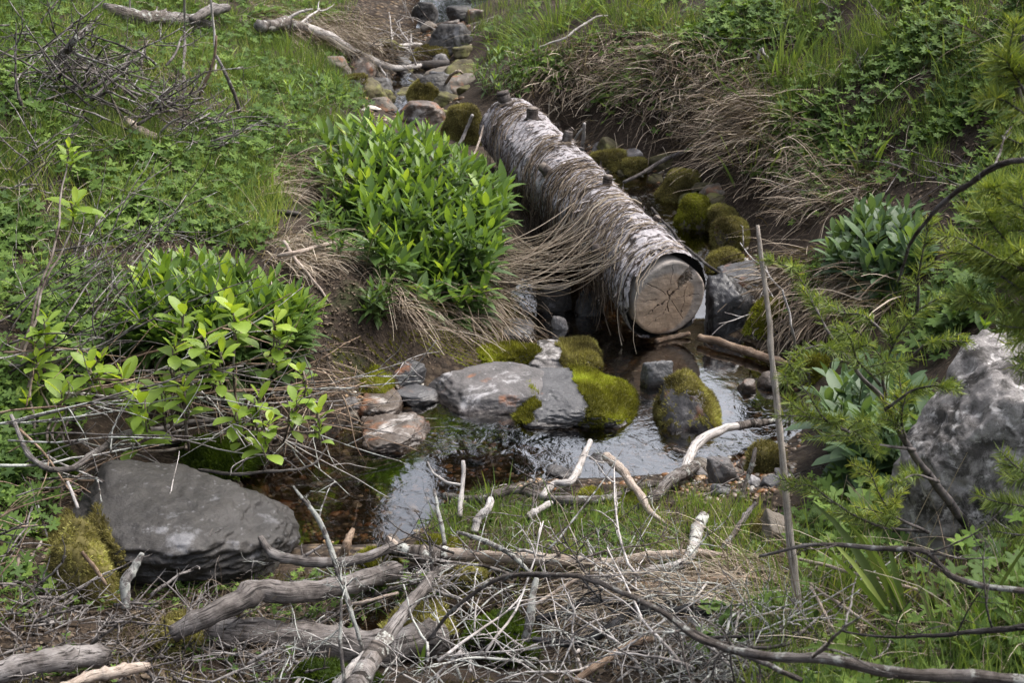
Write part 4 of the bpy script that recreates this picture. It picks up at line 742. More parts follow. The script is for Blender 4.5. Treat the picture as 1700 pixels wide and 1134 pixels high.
def grass(n, poly, L, W, acc, bend=.35, clumpy=0., seed=0, spread=.35, sc=6., rn=(0, 1), dirb=(0, 0, 1), nseg=3, tuft=5, tr=.018):
    P = scatter(n//tuft, poly, rg, clumpy, sc, seed); P = np.repeat(P, tuft, 0); P[:, :2] += rg.normal(0, tr, (len(P), 2)); P[:, 2] = G(P[:, 0], P[:, 1])-.004; N = len(P)
    big = 1+.5*fbm(P*2.3, seed+3, 2); l = rg.uniform(L[0], L[1], N)*big
    ribbons(acc, P, np.asarray(dirb)+rg.normal(0, spread, (N, 3))*[1, 1, .3], l, rg.uniform(W[0], W[1], N), nseg, bend*rg.uniform(.3, 1.6, N), rng=rg, rnd=np.clip(rg.uniform(rn[0], rn[1], N)+.25*fbm(P*3, seed+5, 2), 0, 1))
ga = Acc(); grass(70000, GL, (.04, .10), (.0022, .0046), ga, clumpy=.22, seed=1); solo('grass', ga, M_GRASS, 'short green grass over the left hillside', 'grass', kind='stuff')
ga = Acc(); grass(42000, GR, (.04, .13), (.0022, .0048), ga, clumpy=.42, seed=2); solo('grass', ga, M_GRASS, 'patchy green grass over the right hillside', 'grass', kind='stuff')
ga = Acc(); grass(3000, SED, (.05, .13), (.0025, .0055), ga, clumpy=.62, seed=31); grass(2600, LSOIL, (.03, .09), (.002, .004), ga, clumpy=.5, seed=32); solo('grass', ga, M_GRASS, 'green grass shoots coming up through the dead sedge and bare soil', 'grass', kind='stuff')
ga = Acc(); grass(7500, MAT, (.02, .06), (.0018, .0035), ga, clumpy=.30, seed=3, sc=12, rn=(.4, 1), spread=.25); grass(900, [(0, 940), (250, 980), (700, 950), (1000, 960), (1200, 1134), (0, 1134)], (.02, .07), (.0016, .003), ga, clumpy=.5, seed=38, sc=9); solo('grass', ga, M_GRASS, 'sparse bright young grass on the debris mat below the pool', 'grass', kind='stuff')
ga = Acc(); grass(5200, GRB, (.06, .16), (.0022, .0048), ga, clumpy=.30, seed=4, spread=.3); grass(1500, RSH, (.04, .10), (.002, .004), ga, clumpy=.4, seed=7); solo('grass', ga, M_GRASS, 'long green grass at the lower right', 'grass', kind='stuff')
# palmate herbs
def palm_template(lobes=5):
    n = lobes*4+1; an = np.linspace(-2.5, 2.5, n); r = np.array([(.45, .85, 1., .85)[k % 4] if k < n-1 else .45 for k in range(n)]); r = r*(1-.12*np.abs(an)/2.5)
    jag = 1+.06*np.where(np.arange(n) % 2 == 0, 1, -1); V = [(0, 0, 0)]+[(math.sin(a)*q*j_, math.cos(a)*q*j_, .12*q*q-.05*(k % 4 == 0)) for k, (a, q, j_) in enumerate(zip(an, r, jag))]
    return np.array(V), np.array([(0, k+1, k) for k in range(1, n)])
PT, PF = palm_template()
def herbs(n, poly, h, size, lv, st, seed, clumpy=.4, per=6, sc=5., P=None, spread=.035):
    rng = np.random.default_rng(seed); P = scatter(n, poly, rng, clumpy, sc, seed) if P is None else P
    B = np.repeat(P, per, 0); N = len(B); off = rng.normal(0, spread, (N, 2)); T = B.copy(); T[:, :2] += off; T[:, 2] = G(T[:, 0], T[:, 1])+rng.uniform(h*.35, h, N)
    m = (B+T)/2; m[:, 2] += h*.12; tubes(st, np.stack([B, m, T], 1), np.full((N, 3), .0011), 3, .5, caps=False)
    Z = np.concatenate([off*5+rng.normal(0, .35, (N, 2)), np.ones((N, 1))], 1)+np.array([0, -.25, 0]); X = np.concatenate([off, np.zeros((N, 1))], 1)+rng.normal(0, .02, (N, 3))
    fr = frames(Z, rng, np.cross(X, Z)); place(lv, PT, None, PF, T, fr, rng.uniform(.55, 1.1, N)*size, np.clip(rng.random(N)*.8+.2*fbm(T*4, seed, 2), 0, 1))
def herbstuff(label, items):
    lv = Acc()
    for it in items: herbs(*it[:4], lv, lv, *it[4:])
    solo('ground_cover', lv, M_HERB, label, 'ground cover', kind='stuff')
herbstuff('low lobed-leaf herbs spread through the left hillside grass', [(2100, GL, .06, .021, 21, .32), (260, [(-50, 270), (420, 250), (430, 330), (180, 420), (-50, 420)], .07, .027, 22, .4)])
herbstuff('low lobed-leaf herbs spread over the right hillside', [(520, SED, .06, .024, 28, .50), (1250, GR, .06, .023, 23, .50), (120, RSH, .05, .022, 24, .4)])
herbstuff('green herbs and seedlings over the soil at the left edge', [(520, LSOIL, .06, .022, 29, .35), (60, [(-60, 760), (90, 760), (90, 980), (-60, 1000)], .05, .02, 30, .2)])
herbstuff('lobed-leaf herbs among the grass at the lower right', [(110, GRB, .09, .026, 25, .3)])
herbstuff('tiny seedlings dotted over the debris mat', [(150, [(0, 960), (250, 980), (700, 960), (760, 1134), (0, 1134)], .03, .010, 37, .45), (260, MAT, .02, .008, 26, .5), (60, [(1340, 820), (1500, 830), (1480, 950), (1340, 930)], .06, .02, 27, .2)])
def herb_patch(label, poly, h, size, seed, n=26):
    rng = np.random.default_rng(seed); P = scatter(n, poly, rng); t = thing('herb', label, 'plant', P.mean(0)); lv, st = Acc(), Acc(); herbs(0, poly, h, size, lv, st, seed, per=6, P=P); part('stems', st, M_STEM, t); part('leaves', lv, M_HERB, t)
herb_patch('patch of lobed green leaves hanging in the brown sedge above the log', [(1000, 150), (1045, 105), (1085, 110), (1060, 160), (1040, 190), (1000, 185)], .07, .027, 31, 30)
herb_patch('small lobed-leaf herb left of the patch in the brown sedge', [(905, 110), (950, 100), (955, 140), (915, 145)], .05, .022, 32, 14)
herb_patch('dense mat of lobed leaves under the tall grass tuft on the right bank', [(1160, 40), (1290, 10), (1300, 50), (1230, 75), (1170, 70)], .07, .024, 33, 60)
herb_patch('lobed-leaf herbs tumbling down the right bank between two sedge falls', [(1310, 180), (1370, 190), (1380, 260), (1300, 300), (1250, 300), (1270, 250)], .07, .024, 34, 60)
herb_patch('bright lobed-leaf herbs below the upright wooden peg', [(1480, 60), (1600, 60), (1610, 120), (1500, 130)], .08, .026, 35, 45)
herb_patch('lobed leaves growing against the left side of the pale boulder', [(1530, 500), (1630, 510), (1590, 570), (1540, 600)], .10, .032, 36, 26)
herb_patch('lobed leaves behind the bare branch below the fir sapling', [(1400, 850), (1460, 860), (1460, 960), (1390, 940)], .11, .03, 37, 16)
herb_patch('lobed-leaf herb at the water side of the large clump', [(570, 400), (625, 395), (620, 440), (580, 430)], .07, .025, 38, 12)
herb_patch('single herb with wide lobed leaves at the bottom edge', [(1160, 1060), (1230, 1060), (1220, 1130), (1170, 1120)], .08, .030, 39, 3)
# taller tufts of green grass, one object each
def tuft(label, px, py, n, L, W, seed, r=.05, lean=(0, -.2, 0), bend=.5):
    rng = np.random.default_rng(seed); c = hit(px, py)[0]; P = np.repeat(c[None], n, 0); P[:, :2] += rng.normal(0, r, (n, 2)); P[:, 2] = G(P[:, 0], P[:, 1])-.004; a = Acc()
    ribbons(a, P, np.array([0, 0, 1.])+np.asarray(lean)+(P-c)*[6, 6, 0]+rng.normal(0, .18, (n, 3)), rng.uniform(L*.5, L, n), rng.uniform(W*.6, W, n), 6, bend*rng.uniform(.3, 1.4, n)*.5, prof=[.7, 1, 1, .95, .8, .5, .04], fold=.3, rng=rng, rnd=rng.random(n)*.9)
    solo('grass_tuft', a, M_GRASS, label, 'grass tuft', loc=c)
tuft('big tuft of long arching grass at the top centre above the sedge', 930, 42, 240, .26, .005, 1, .13)
tuft('second long grass tuft right of the big one at the top', 1040, 12, 150, .24, .005, 2, .12)
tuft('tall blade tuft on the bank crest under the bent pale stem', 1300, 125, 60, .26, .010, 3, .06)
tuft('broad-bladed tuft beside the small mossy stones on the right bank', 1250, 275, 16, .22, .009, 4, .04)
tuft('sparse blades standing left of the wooden peg', 1440, 265, 14, .22, .009, 5, .05)
tuft('arching grass blades right of the upright peg', 1590, 120, 18, .25, .009, 6, .05)
tuft('tuft of fine grass on the left hillside by the forked stems', 480, 80, 50, .14, .005, 7, .06)
tuft('broad grass tuft at the far left hillside edge', 350, 110, 70, .13, .005, 8, .10)
tuft('grass tuft beside the dead stalks left of the large clump', 430, 330, 26, .16, .008, 9, .05)
tuft('slim green blades rising from the debris mat at the waterline', 822, 850, 22, .12, .004, 10, .03)
tuft('slim green blades in front of the peeled branch', 735, 905, 9, .12, .006, 11, .02, (-.3, 0, 0))
tuft('single slim green blades near the centre of the mat', 960, 900, 12, .13, .005, 12, .05)
tuft('bright blades among the twigs at the mat right side', 1190, 905, 20, .09, .004, 13, .04)
tuft('wide arching blades crossing before the pale boulder foot', 1520, 1075, 12, .30, .016, 14, .03, (-.45, 0, 0), .5)
tuft('tall fresh blade group at the lower right by the stake', 1370, 1040, 30, .18, .007, 15, .07)
tuft('single tall blade rising at the bottom edge left of centre', 698, 1120, 2, .13, .010, 16, .005, (-.1, 0, 0), .1)
tuft('fresh grass blades at the bottom right corner', 1640, 1110, 20, .2, .008, 17, .08)
tuft('few blades beside the mossy clump below the stake', 1270, 960, 14, .11, .005, 18, .04)
# dead sedge draping down the right bank
def drape(n, poly, L, W, acc, down=(-.25, -1, 0), clumpy=.0, seed=0, lift=.12, grav=.28, spread=.22, rn=(0, 1), nseg=6, tuft_=7, tr=.025, wv=.9, cm=.03):
    P = scatter(n//tuft_, poly, rg, clumpy, 5., seed); P = np.repeat(P, tuft_, 0); P[:, :2] += rg.normal(0, tr, (len(P), 2)); P[:, 2] = G(P[:, 0], P[:, 1]); N = len(P)
    nn = gn(P[:, 0], P[:, 1]); dwn = nrm(np.concatenate([nn[:, :2], np.zeros((N, 1))], 1)+np.asarray(down)*.6); w_ = wv*fbm(P*5, seed+2, 3)[:, None]
    sidew = np.cross(dwn, [0, 0, 1.]); d = dwn+sidew*w_+nn*lift*rg.uniform(.3, 1.5, (N, 1))+rg.normal(0, spread, (N, 3)); l = rg.uniform(L[0], L[1], N)
    # blades slide along the slope: follow the ground surface with a small clearance
    pts = [P]; q = P; dd = nrm(d); cl = rg.uniform(.002, cm, N)
    for k in range(nseg):
        q = q+dd*(l/nseg)[:, None]; g_ = G(q[:, 0], q[:, 1])+cl*(1-.6*k/nseg); q = q.copy(); q[:, 2] = np.maximum(q[:, 2], g_); pts.append(q); dd = nrm(dd-np.array([0, 0, grav])*(k+1)/nseg+rg.normal(0, .06, (N, 3)))
    pa = np.stack(pts, 1); T = nrm(np.gradient(pa, axis=1)); S_ = nrm(np.cross(T, nn[:, None, :]+rg.normal(0, .5, (N, 1, 3)))); wd = rg.uniform(W[0], W[1], N)[:, None, None]*np.linspace(1, .35, nseg+1)[None, :, None]*.5
    V = np.stack([pa-S_*wd, pa+S_*wd], 2); b = (np.arange(N)*(nseg+1)*2)[:, None]; Q = np.concatenate([b+np.array([k*2, k*2+1, k*2+3, k*2+2]) for k in range(nseg)])
    rn_ = np.clip(rg.uniform(rn[0], rn[1], N)**1.3+.2*fbm(P*4, seed+8, 2), 0, 1); acc.add(V.reshape(-1, 3), Q, rnd=np.repeat(rn_, (nseg+1)*2), tt=0.)
a = Acc(); drape(6400, SED, (.06, .19), (.0018, .0055), a, seed=3, clumpy=.12, spread=.32, tr=.06, tuft_=2, down=(-.7, -1.2, 0), lift=.05, grav=.15, wv=.45, cm=.014); drape(1500, GR, (.08, .3), (.0015, .003), a, clumpy=.5, seed=4, spread=.6)
drape(800, [(1250, 130), (1300, 130), (1290, 250), (1200, 260), (1200, 200)], (.10, .28), (.002, .005), a, down=(-.8, -1.3, 0), seed=5, tuft_=3, lift=.05, grav=.15, wv=.4, cm=.02, tr=.05)
drape(2600, SED, (.05, .22), (.0015, .006), a, seed=33, spread=1.1, lift=.2, rn=(.1, 1), tuft_=2)
solo('dead_sedge', a, M_STRAW, 'brown dead sedge drooping down the right bank', 'dry grass', kind='stuff')
a = Acc(); drape(1700, [(560, 30), (640, 10), (690, 60), (660, 100), (580, 90), (480, 60), (400, 40), (430, 20)], (.15, .35), (.0018, .0035), a, down=(.5, -.8, 0), seed=6)
drape(900, [(130, 60), (540, 110), (520, 170), (130, 170)], (.08, .25), (.0012, .0025), a, seed=16, spread=.5, clumpy=.5)
drape(1500, GL, (.06, .22), (.0012, .003), a, seed=36, spread=1.2, lift=.4, rn=(.4, 1), tuft_=2)
solo('dead_sedge', a, M_STRAW, 'grey dead sedge hanging into the upper stream from the left', 'dry grass', kind='stuff')
# dead stalks below the clumps on the left bank
a = Acc(); drape(450, [(600, 440), (700, 470), (820, 480), (870, 500), (860, 540), (720, 560), (640, 520)], (.12, .32), (.002, .005), a, down=(.5, -1, 0), seed=9, lift=.15)
drape(260, [(180, 560), (420, 560), (540, 580), (560, 650), (480, 680), (300, 660)], (.12, .30), (.002, .0045), a, down=(.4, -1, 0), seed=10, lift=.2)
drape(500, [(420, 400), (560, 400), (600, 440), (470, 450)], (.06, .2), (.002, .004), a, down=(1, -.2, 0), seed=12, lift=.05, spread=.5, rn=(.4, 1)); drape(700, [(430, 280), (560, 270), (560, 330), (440, 330)], (.08, .25), (.002, .004), a, down=(1, -.2, 0), seed=13, lift=.05, spread=.5, rn=(.4, 1))
drape(260, [(0, 430), (180, 430), (300, 350), (500, 370), (400, 420), (200, 540), (0, 560)], (.05, .2), (.0015, .003), a, seed=14, lift=.1, spread=.8)
solo('dead_sedge', a, M_STRAW, 'grey dead stalks under the leafy clumps on the left bank', 'dry grass', kind='stuff')
a = Acc(); drape(800, [(1310, 420), (1400, 440), (1500, 450), (1480, 520), (1330, 540), (1280, 470)], (.1, .28), (.0025, .007), a, down=(-.7, -.7, 0), seed=15, lift=.1, spread=.25, rn=(.1, .9))
solo('dead_sedge', a, M_STRAW, 'flattened dead sedge under the blue-green clump on the right bank', 'dry grass', kind='stuff')
a = Acc(); drape(1100, [(1000, 960), (1320, 940), (1340, 1040), (1200, 1080), (1000, 1040)], (.08, .28), (.0012, .0026), a, down=(-1, -.1, 0), seed=17, lift=.15, spread=.5, rn=(.4, 1)); drape(500, [(180, 980), (700, 950), (720, 1100), (200, 1100)], (.04, .16), (.001, .002), a, seed=18, lift=.3, spread=.9, rn=(.1, .7))
drape(1200, MAT, (.03, .12), (.0008, .0016), a, seed=19, lift=.1, spread=.9, rn=(0, .7)); drape(800, [(1250, 950), (1700, 900), (1700, 1134), (1300, 1134)], (.08, .3), (.0012, .0026), a, seed=20, lift=.15, spread=.9, rn=(.3, 1))
solo('dead_sedge', a, M_STRAW, 'matted straw and dead grass among the driftwood in the foreground', 'dry grass', kind='stuff')
# stalks wrapped over the log and slung between log and left bank
a = Acc(); n = 300; s0 = rg.uniform(.05, LL*.97, n); t0_ = rg.uniform(.9, 1.9, n); t1_ = rg.uniform(2.4, 3.9, n); K = 14; u = np.linspace(0, 1, K)
keepm = fbm(p3(s0*7, t0_*0), 41, 2) > -.25; s0, t0_, t1_ = s0[keepm], t0_[keepm], t1_[keepm]; n = len(s0)
th_ = t0_[:, None]+(t1_-t0_)[:, None]*u[None]; ss = s0[:, None]+rg.uniform(-.22, .02, n)[:, None]*u[None]**1.2; P = logp(ss, th_, rg.uniform(.002, .014, (n, 1))*np.ones((1, K)))
P = P+rg.normal(0, .002, P.shape); hang = np.clip(th_-2.75, 0, 2)[..., None]; P = P+hang*np.array([-.012, -.02, -.06])*rg.uniform(.2, 1.6, (n, 1, 1)); tubes(a, P, rg.uniform(.0008, .0021, (n, 1))*np.ones((1, K)), 3, rg.random(n)**1.5, caps=False)
part('draped_sedge', a, M_STRAW, LOGT).__setitem__('kind', 'stuff')
a = Acc(); n = 80; K = 18; u = np.linspace(0, 1, K)[None]   # sagging stalks
qx = rg.uniform(760, 850, n); qy = np.interp(qx, [760, 850], [440, 395])+rg.normal(0, 22, n); Bp = hit(qx, qy, .03); s0 = rg.uniform(.08, .6, n); Ep = logp(s0, rg.uniform(2.0, 2.7, n), rg.uniform(.002, .02, n))
L3 = np.linalg.norm(Ep-Bp, axis=1)[:, None]; Pm = Bp[:, None]*(1-u[..., None])+Ep[:, None]*u[..., None]; sag = (rg.uniform(.06, .22, (n, 1)))*L3*4*u*(1-u); Pm[..., 2] -= sag; Pm[..., 2] = np.maximum(Pm[..., 2], np.maximum(G(Pm[..., 0], Pm[..., 1]), 0)+.01)
Pm[..., 1] -= .12*L3*4*u*(1-u)*rg.uniform(0, 1.4, (n, 1)); tubes(a, Pm, rg.uniform(.0007, .0016, (n, 1))*np.ones((1, K)), 4, rg.uniform(.45, .95, n), caps=False)
nh = 260; s0 = rg.uniform(.1, LL*.8, nh); P0 = logp(s0, rg.uniform(2.7, 3.5, nh), .01); u = np.linspace(0, 1, 6)[None]; Ln = rg.uniform(.04, .15, (nh, 1)); Ph = P0[:, None]+np.stack([-.25*Ln*u*rg.random((nh, 1)), -.3*Ln*u, -Ln*u], -1)+rg.normal(0, .003, (nh, 6, 3)); tubes(a, Ph, np.full((nh, 6), .0012), 3, rg.random(nh)*.4, caps=False)
solo('slung_sedge', a, M_STRAW, 'pale dead stalks slung in sagging arcs between the large clump and the log', 'dry grass', kind='stuff')

ga = Acc(); P = scatter(60000, [(-20, 940), (60, 1000), (250, 980), (520, 950), (760, 940), (960, 960), (1000, 1060), (900, 1150), (-20, 1150)], rg); P = P[fbm(P*7, 61, 3)+.15*fbm(P*40, 3, 2) > .22]
n_ = len(P); ribbons(ga, P, np.array([0, -.1, 1.])+rg.normal(0, .5, (n_, 3)), rg.uniform(.006, .016, n_), rg.uniform(.0016, .0028, n_), 2, .3, rng=rg, rnd=np.clip(.4+.5*fbm(P*12, 6, 3)+rg.normal(0, .12, n_), 0, 1)); solo('ground_moss', ga, MOSSO, 'olive moss patches on the debris dam in the foreground', 'moss', kind='stuff')
ga = Acc(); P = scatter(26000, [(540, 560), (860, 540), (860, 600), (720, 620), (560, 640)], rg); P = P[fbm(P*9, 62, 3) > .1]; P2 = scatter(20000, [(720, 830), (1330, 790), (1340, 940), (760, 930)], rg); P2 = P2[fbm(P2*8, 63, 3) > .25]; P = np.concatenate([P, P2])
n_ = len(P); ribbons(ga, P, np.array([0, -.1, 1.])+rg.normal(0, .5, (n_, 3)), rg.uniform(.005, .013, n_), rg.uniform(.0015, .0026, n_), 2, .3, rng=rg, rnd=np.clip(.5+.5*fbm(P*12, 6, 3)+rg.normal(0, .12, n_), 0, 1)); solo('ground_moss', ga, MOSS, 'bright moss patches on the soil along the water edges', 'moss', kind='stuff')
# ---------------------------------------------------------------- dead wood
WD = dict(grey=woodmat('weathered_wood', (.08, .07, .065), (.19, .17, .16), (.30, .28, .27), .8, bumpd=.002),
          dark=woodmat('dark_twig', (.03, .027, .026), (.085, .075, .07), (.16, .15, .14), 1., bumpd=.002),
          pale=woodmat('peeled_wood', (.34, .27, .22), (.50, .43, .37), (.24, .18, .14), .7, bumpd=.0015, rough=.7),
          white=woodmat('bleached_wood', (.40, .37, .35), (.58, .55, .53), (.28, .25, .23), .7, bumpd=.0015, rough=.75),
          tan=woodmat('tan_wood', (.22, .15, .10), (.36, .27, .20), (.15, .10, .07), .7, bumpd=.0015, rough=.7),
          lich=woodmat('lichened_bark', (.10, .09, .085), (.20, .18, .17), (.33, .31, .30), 1., lichen=.8),
          bark=woodmat('rough_bark', (.07, .058, .05), (.19, .165, .15), (.31, .29, .28), .9, lichen=.3, bumpd=.005),
          stake=woodmat('stake_wood', (.36, .31, .26), (.58, .52, .46), (.46, .42, .38), 1., bumpd=.002),
          char=woodmat('blackened_branch', (.012, .012, .013), (.04, .04, .043), (.10, .10, .105), 1.))
def pt(q):
    if len(q) == 4: return at(q[0], q[1], q[3])
    return hit(q[0], q[1], q[2], True)[0]
def crooked(acc, P, D, L, r, rng, depth=2, sides=5, bend=.25, grav=0., rnd=0.):
    K = 9; p = [P]; d = nrm(D); dd = []
    for k in range(K-1):
        d = nrm(d+rng.normal(0, bend*.4, 3)+np.array([0, 0, -grav])); q = p[-1]+d*L/(K-1); g_ = float(G(q[0], q[1]))+.004; 
        if q[2] < g_: q[2] = g_; d = nrm(d*[1, 1, .1])
        p.append(q); dd.append(d)
    tubes(acc, np.array(p)[None], (np.linspace(1, .35, K)*r)[None], sides, rnd, .06, rng)
    if depth > 0:
        for k in range(rng.integers(2, 5)):
            i = rng.integers(2, K-1); sd_ = nrm(dd[i-1]*.6+rng.normal(0, .6, 3)); crooked(acc, p[i], sd_, L*rng.uniform(.25, .5), r*.55, rng, depth-1, 4, bend*1.2, grav, rnd)
def stick(name, label, pts, r, mat, seed=0, jit=.004,  n=None, sides=10, group=None, cat=None, twigs=0, tl=.12, bark=None, knots=2, ends=(1., .8)):
    """pts: (column, row, height above ground) or (column, row, None, distance); r in pixels, one value or one per point"""
    rng = np.random.default_rng(seed+900); W = np.array([pt(q) for q in pts]); n = n or max(14, 7*len(pts)); pa = smooth_path(W, n, jit, seed)
    rr = np.interp(np.linspace(0, 1, n), np.linspace(0, 1, len(np.atleast_1d(r))), np.atleast_1d(r))*depth(pa)/FOC
    for k in range(knots): i = rng.integers(1, n-1); rr[i] *= 1.22
    rr = rr*(1+.08*fbm(p3(np.arange(n)*.5, seed), seed, 2)); rr[0] *= ends[0]; rr[-1] *= ends[1]; rr = rr*.88; sides = max(sides, 12); a = Acc(); tubes(a, pa[None], rr[None], sides, 0, .06, rng, ang=True)
    if not bark and not twigs:
        o = solo(name, a, WD[mat], label, cat or 'branch', group, loc=pa[0]); return o, pa
    t = thing(name, label, cat or 'branch', pa[0], group); o = part('wood', a, WD[mat], t)
    if bark:
        i0, i1 = int(bark[0]*n), max(int(bark[1]*n), int(bark[0]*n)+3); b = Acc(); tubes(b, pa[i0:i1][None], (rr[i0:i1]*1.18)[None], 14, rng.random()*.3, .10, rng); part('bark', b, WD[bark[2]], t)
    for k in range(twigs):
        b = Acc(); i = rng.integers(n//5, n-1); dr = nrm(pa[min(i+1, n-1)]-pa[i-1]); sd_ = nrm(dr*.7+rng.normal(0, .6, 3)+np.array([0, 0, .2])); crooked(b, pa[i], sd_, tl*rng.uniform(.4, 1.2), rr[i]*.45, rng, 1, 5); part('side_twig', b, WD[mat], t)
    return t, pa
stick('stake', 'tall straight weathered stake standing before the creek, split base in the grass', [(1336, 1068, 0), (1318, 960, None, 2.27), (1296, 720, None, 2.33), (1277, 540, None, 2.38), (1257, 374, None, 2.42)], [9, 8, 6, 5.2, 4.2], 'stake', 1, .002, 40, 12, cat='stake', knots=3)
stick('branch', 'curved driftwood limb ending over the dark boulder, knot at its right end', [(432, 895, .10), (462, 925, .09), (540, 936, .08), (600, 926, .08), (652, 905, .08)], [6, 10, 10, 9, 10], 'grey', 2, twigs=2, tl=.06)
stick('peeled_branch', 'long peeled branch lying along the front of the grassy mat, bark left on one end', [(640, 900, .05), (690, 920, .04), (770, 922, .04), (900, 928, .03), (1000, 935, .03), (1060, 930, .03), (1150, 918, .03), (1210, 925, .02)], [14, 14, 12, 12, 11, 10, 8, 6], 'pale', 3, twigs=3, tl=.05, bark=(0, .22, 'bark'))
stick('driftwood_log', 'bent silvery driftwood log with a dark crack at its elbow', [(285, 1055, .06), (345, 1022, .09), (390, 1000, .11), (428, 980, .12), (480, 986, .11), (560, 972, .09), (662, 950, .05)], [17, 21, 22, 20, 18, 19, 18], 'grey', 4, .004, 44, 16, cat='log')
stick('driftwood_log', 'thick grey log lying low beneath the bent driftwood log', [(350, 1050, .02), (480, 1062, .02), (620, 1076, .02), (740, 1060, .01)], [30, 35, 35, 30], 'grey', 5, .006, 30, 20, cat='log')
stick('driftwood_log', 'short smooth grey log entering from the lower left corner', [(-40, 1128, .06), (60, 1104, .07), (120, 1092, .07), (178, 1088, .06)], [23, 23, 21, 19], 'grey', 6, .003, 24, 16, cat='log')
stick('branch', 'pale knobbly branch at the bottom left below the short smooth log', [(90, 1150, .07), (150, 1122, .07), (200, 1112, .07), (245, 1106, .06)], [9, 10, 12, 8], 'pale', 7, knots=5)
stick('branch', 'splintered dark grey branch rising from the bottom edge to the peeled branch', [(585, 1150, .10), (640, 1060, .13), (662, 1030, .13), (700, 980, .11), (722, 952, .08), (760, 938, .04)], [18, 16, 14, 11, 9, 5], 'grey', 8, twigs=2, bark=(0, .3, 'bark'))
stick('branch', 'pale bottom-edge stub crossing the splintered dark branch', [(560, 1145, .08), (600, 1100, .10), (612, 1090, .10)], [13, 14, 12], 'white', 9)
stick('branch', 'curved birch-like branch at the right end of the mat rising to a blunt tip', [(945, 985, .03), (1010, 962, .03), (1080, 948, .03), (1130, 938, .03), (1152, 900, .03), (1166, 858, .04)], [8, 9, 9, 9, 10, 9], 'white', 10, bark=(.55, .98, 'lich'))
stick('branch', 'second peeled branch lying just below the birch-like branch', [(985, 990, .02), (1060, 978, .03), (1160, 965, .03), (1250, 962, .02), (1330, 972, .02)], [9, 10, 9, 8, 5], 'tan', 11)
stick('branch', 'long knobbly grey branch along the waterline at the back of the mat', [(736, 824, .02), (800, 828, .03), (850, 815, .04), (900, 822, .03), (950, 832, .03), (1010, 826, .03), (1060, 812, .03), (1120, 800, .02), (1150, 790, .02)], [7, 8, 9, 8, 9, 7, 8, 6, 5], 'bark', 12, twigs=3, tl=.06, knots=5)
stick('branch', 'pale twisted branch standing out of the riffle behind the grassy mat', [(900, 824, .03), (922, 804, .04), (948, 802, .05), (962, 775, .06), (978, 732, .09)], [7, 7, 7, 6, 5], 'white', 13)
stick('branch', 'bleached tan branch leaning from the riffle onto the mat', [(1008, 757, .08), (1035, 782, .07), (1060, 815, .06), (1078, 850, .03), (1102, 872, .01)], [9, 9, 8, 7, 4], 'pale', 14)
stick('branch', 'white curved branch arching out of the bright shallow water', [(1128, 800, .02), (1142, 762, .05), (1162, 732, .06), (1200, 712, .06), (1240, 706, .05), (1292, 698, .03)], [7, 9, 10, 8, 7, 4], 'white', 15, bark=(.7, .99, 'bark'))
stick('branch', 'knotted grey branch leading from the white curved branch into the mat', [(1050, 850, .02), (1090, 820, .03), (1112, 800, .04), (1140, 782, .04), (1160, 770, .03)], [8, 10, 12, 10, 6], 'bark', 16, knots=5)
stick('branch', 'short pale hooked stub inside the grassy mat', [(786, 885, .02), (795, 862, .04), (812, 842, .06), (815, 828, .06)], [8, 8, 7, 6], 'white', 17)
stick('branch', 'second short pale stub right of the hooked one', [(876, 858, .02), (895, 846, .03), (915, 838, .03)], [7, 6, 5], 'white', 18)
stick('twig', 'upright pale twig at the left end of the knobbly branch', [(762, 857, .03), (766, 815, .07), (770, 766, .12)], [5, 4.5, 4], 'white', 19, n=14)
stick('twig', 'thin curved twig springing left from the upright pale twig', [(712, 764, .12), (722, 785, .10), (742, 800, .09), (765, 805, .08)], [1.5, 2.5, 3, 3], 'white', 20)
stick('twig', 'leaning pale twig by the pool edge left of the mat', [(738, 905, .03), (732, 860, .08), (722, 812, .12)], [4, 3.5, 3], 'lich', 21)
stick('branch', 'brown peeled pole lying across the shallow water behind the stake', [(1160, 560, .02), (1220, 577, .02), (1280, 596, .03), (1338, 616, .04)], [7, 8, 8, 6], 'tan', 22)
stick('branch', 'thin brown stick floating at the foot of the sawn log end', [(1088, 566, .01), (1115, 560, .01), (1148, 552, .02)], [5, 5, 4], 'tan', 23)
stick('branch', 'dark crooked branch beside the wedge stone on the shore', [(1204, 908, .02), (1225, 880, .03), (1240, 850, .05), (1252, 835, .06)], [6, 5, 6, 3], 'bark', 24)
stick('twig', 'dark upright twig on the shore under the white curved branch', [(1232, 830, .02), (1240, 800, .05), (1252, 765, .09), (1254, 745, .11)], [5, 4, 5, 3], 'bark', 25, knots=4)
stick('stub', 'tan pointed root stub rising from the pool by the boulder', [(568, 925, .04), (575, 905, .06), (585, 880, .08)], [9, 8, 5], 'tan', 26, cat='branch')
stick('stub', 'upright lichened stub in front of the dark boulder', [(208, 1008, .03), (206, 965, .07), (222, 942, .09), (236, 915, .12)], [8, 10, 9, 5], 'lich', 27, cat='branch')
stick('twig', 'brown twig leaning on the mossy foot of the dark boulder', [(138, 918, .12), (158, 945, .09), (176, 975, .05)], [3, 4, 3], 'tan', 28)
stick('lichened_twig', 'tall lichened twig with a spiky side whorl standing before the pool', [(602, 1085, None, 2.30), (590, 1040, None, 2.32), (570, 975, None, 2.36), (545, 908, None, 2.40), (520, 855, None, 2.42), (490, 808, None, 2.45)], [4, 4, 4.5, 5.5, 4.5, 2], 'lich', 29, twigs=9, tl=.07, cat='twig')
stick('lichened_twig', 'bare twig standing beside the tall lichened twig', [(570, 1134, None, 2.2), (565, 1060, None, 2.24), (566, 990, None, 2.28)], [4, 3.5, 2.5], 'lich', 30, twigs=2, cat='twig')
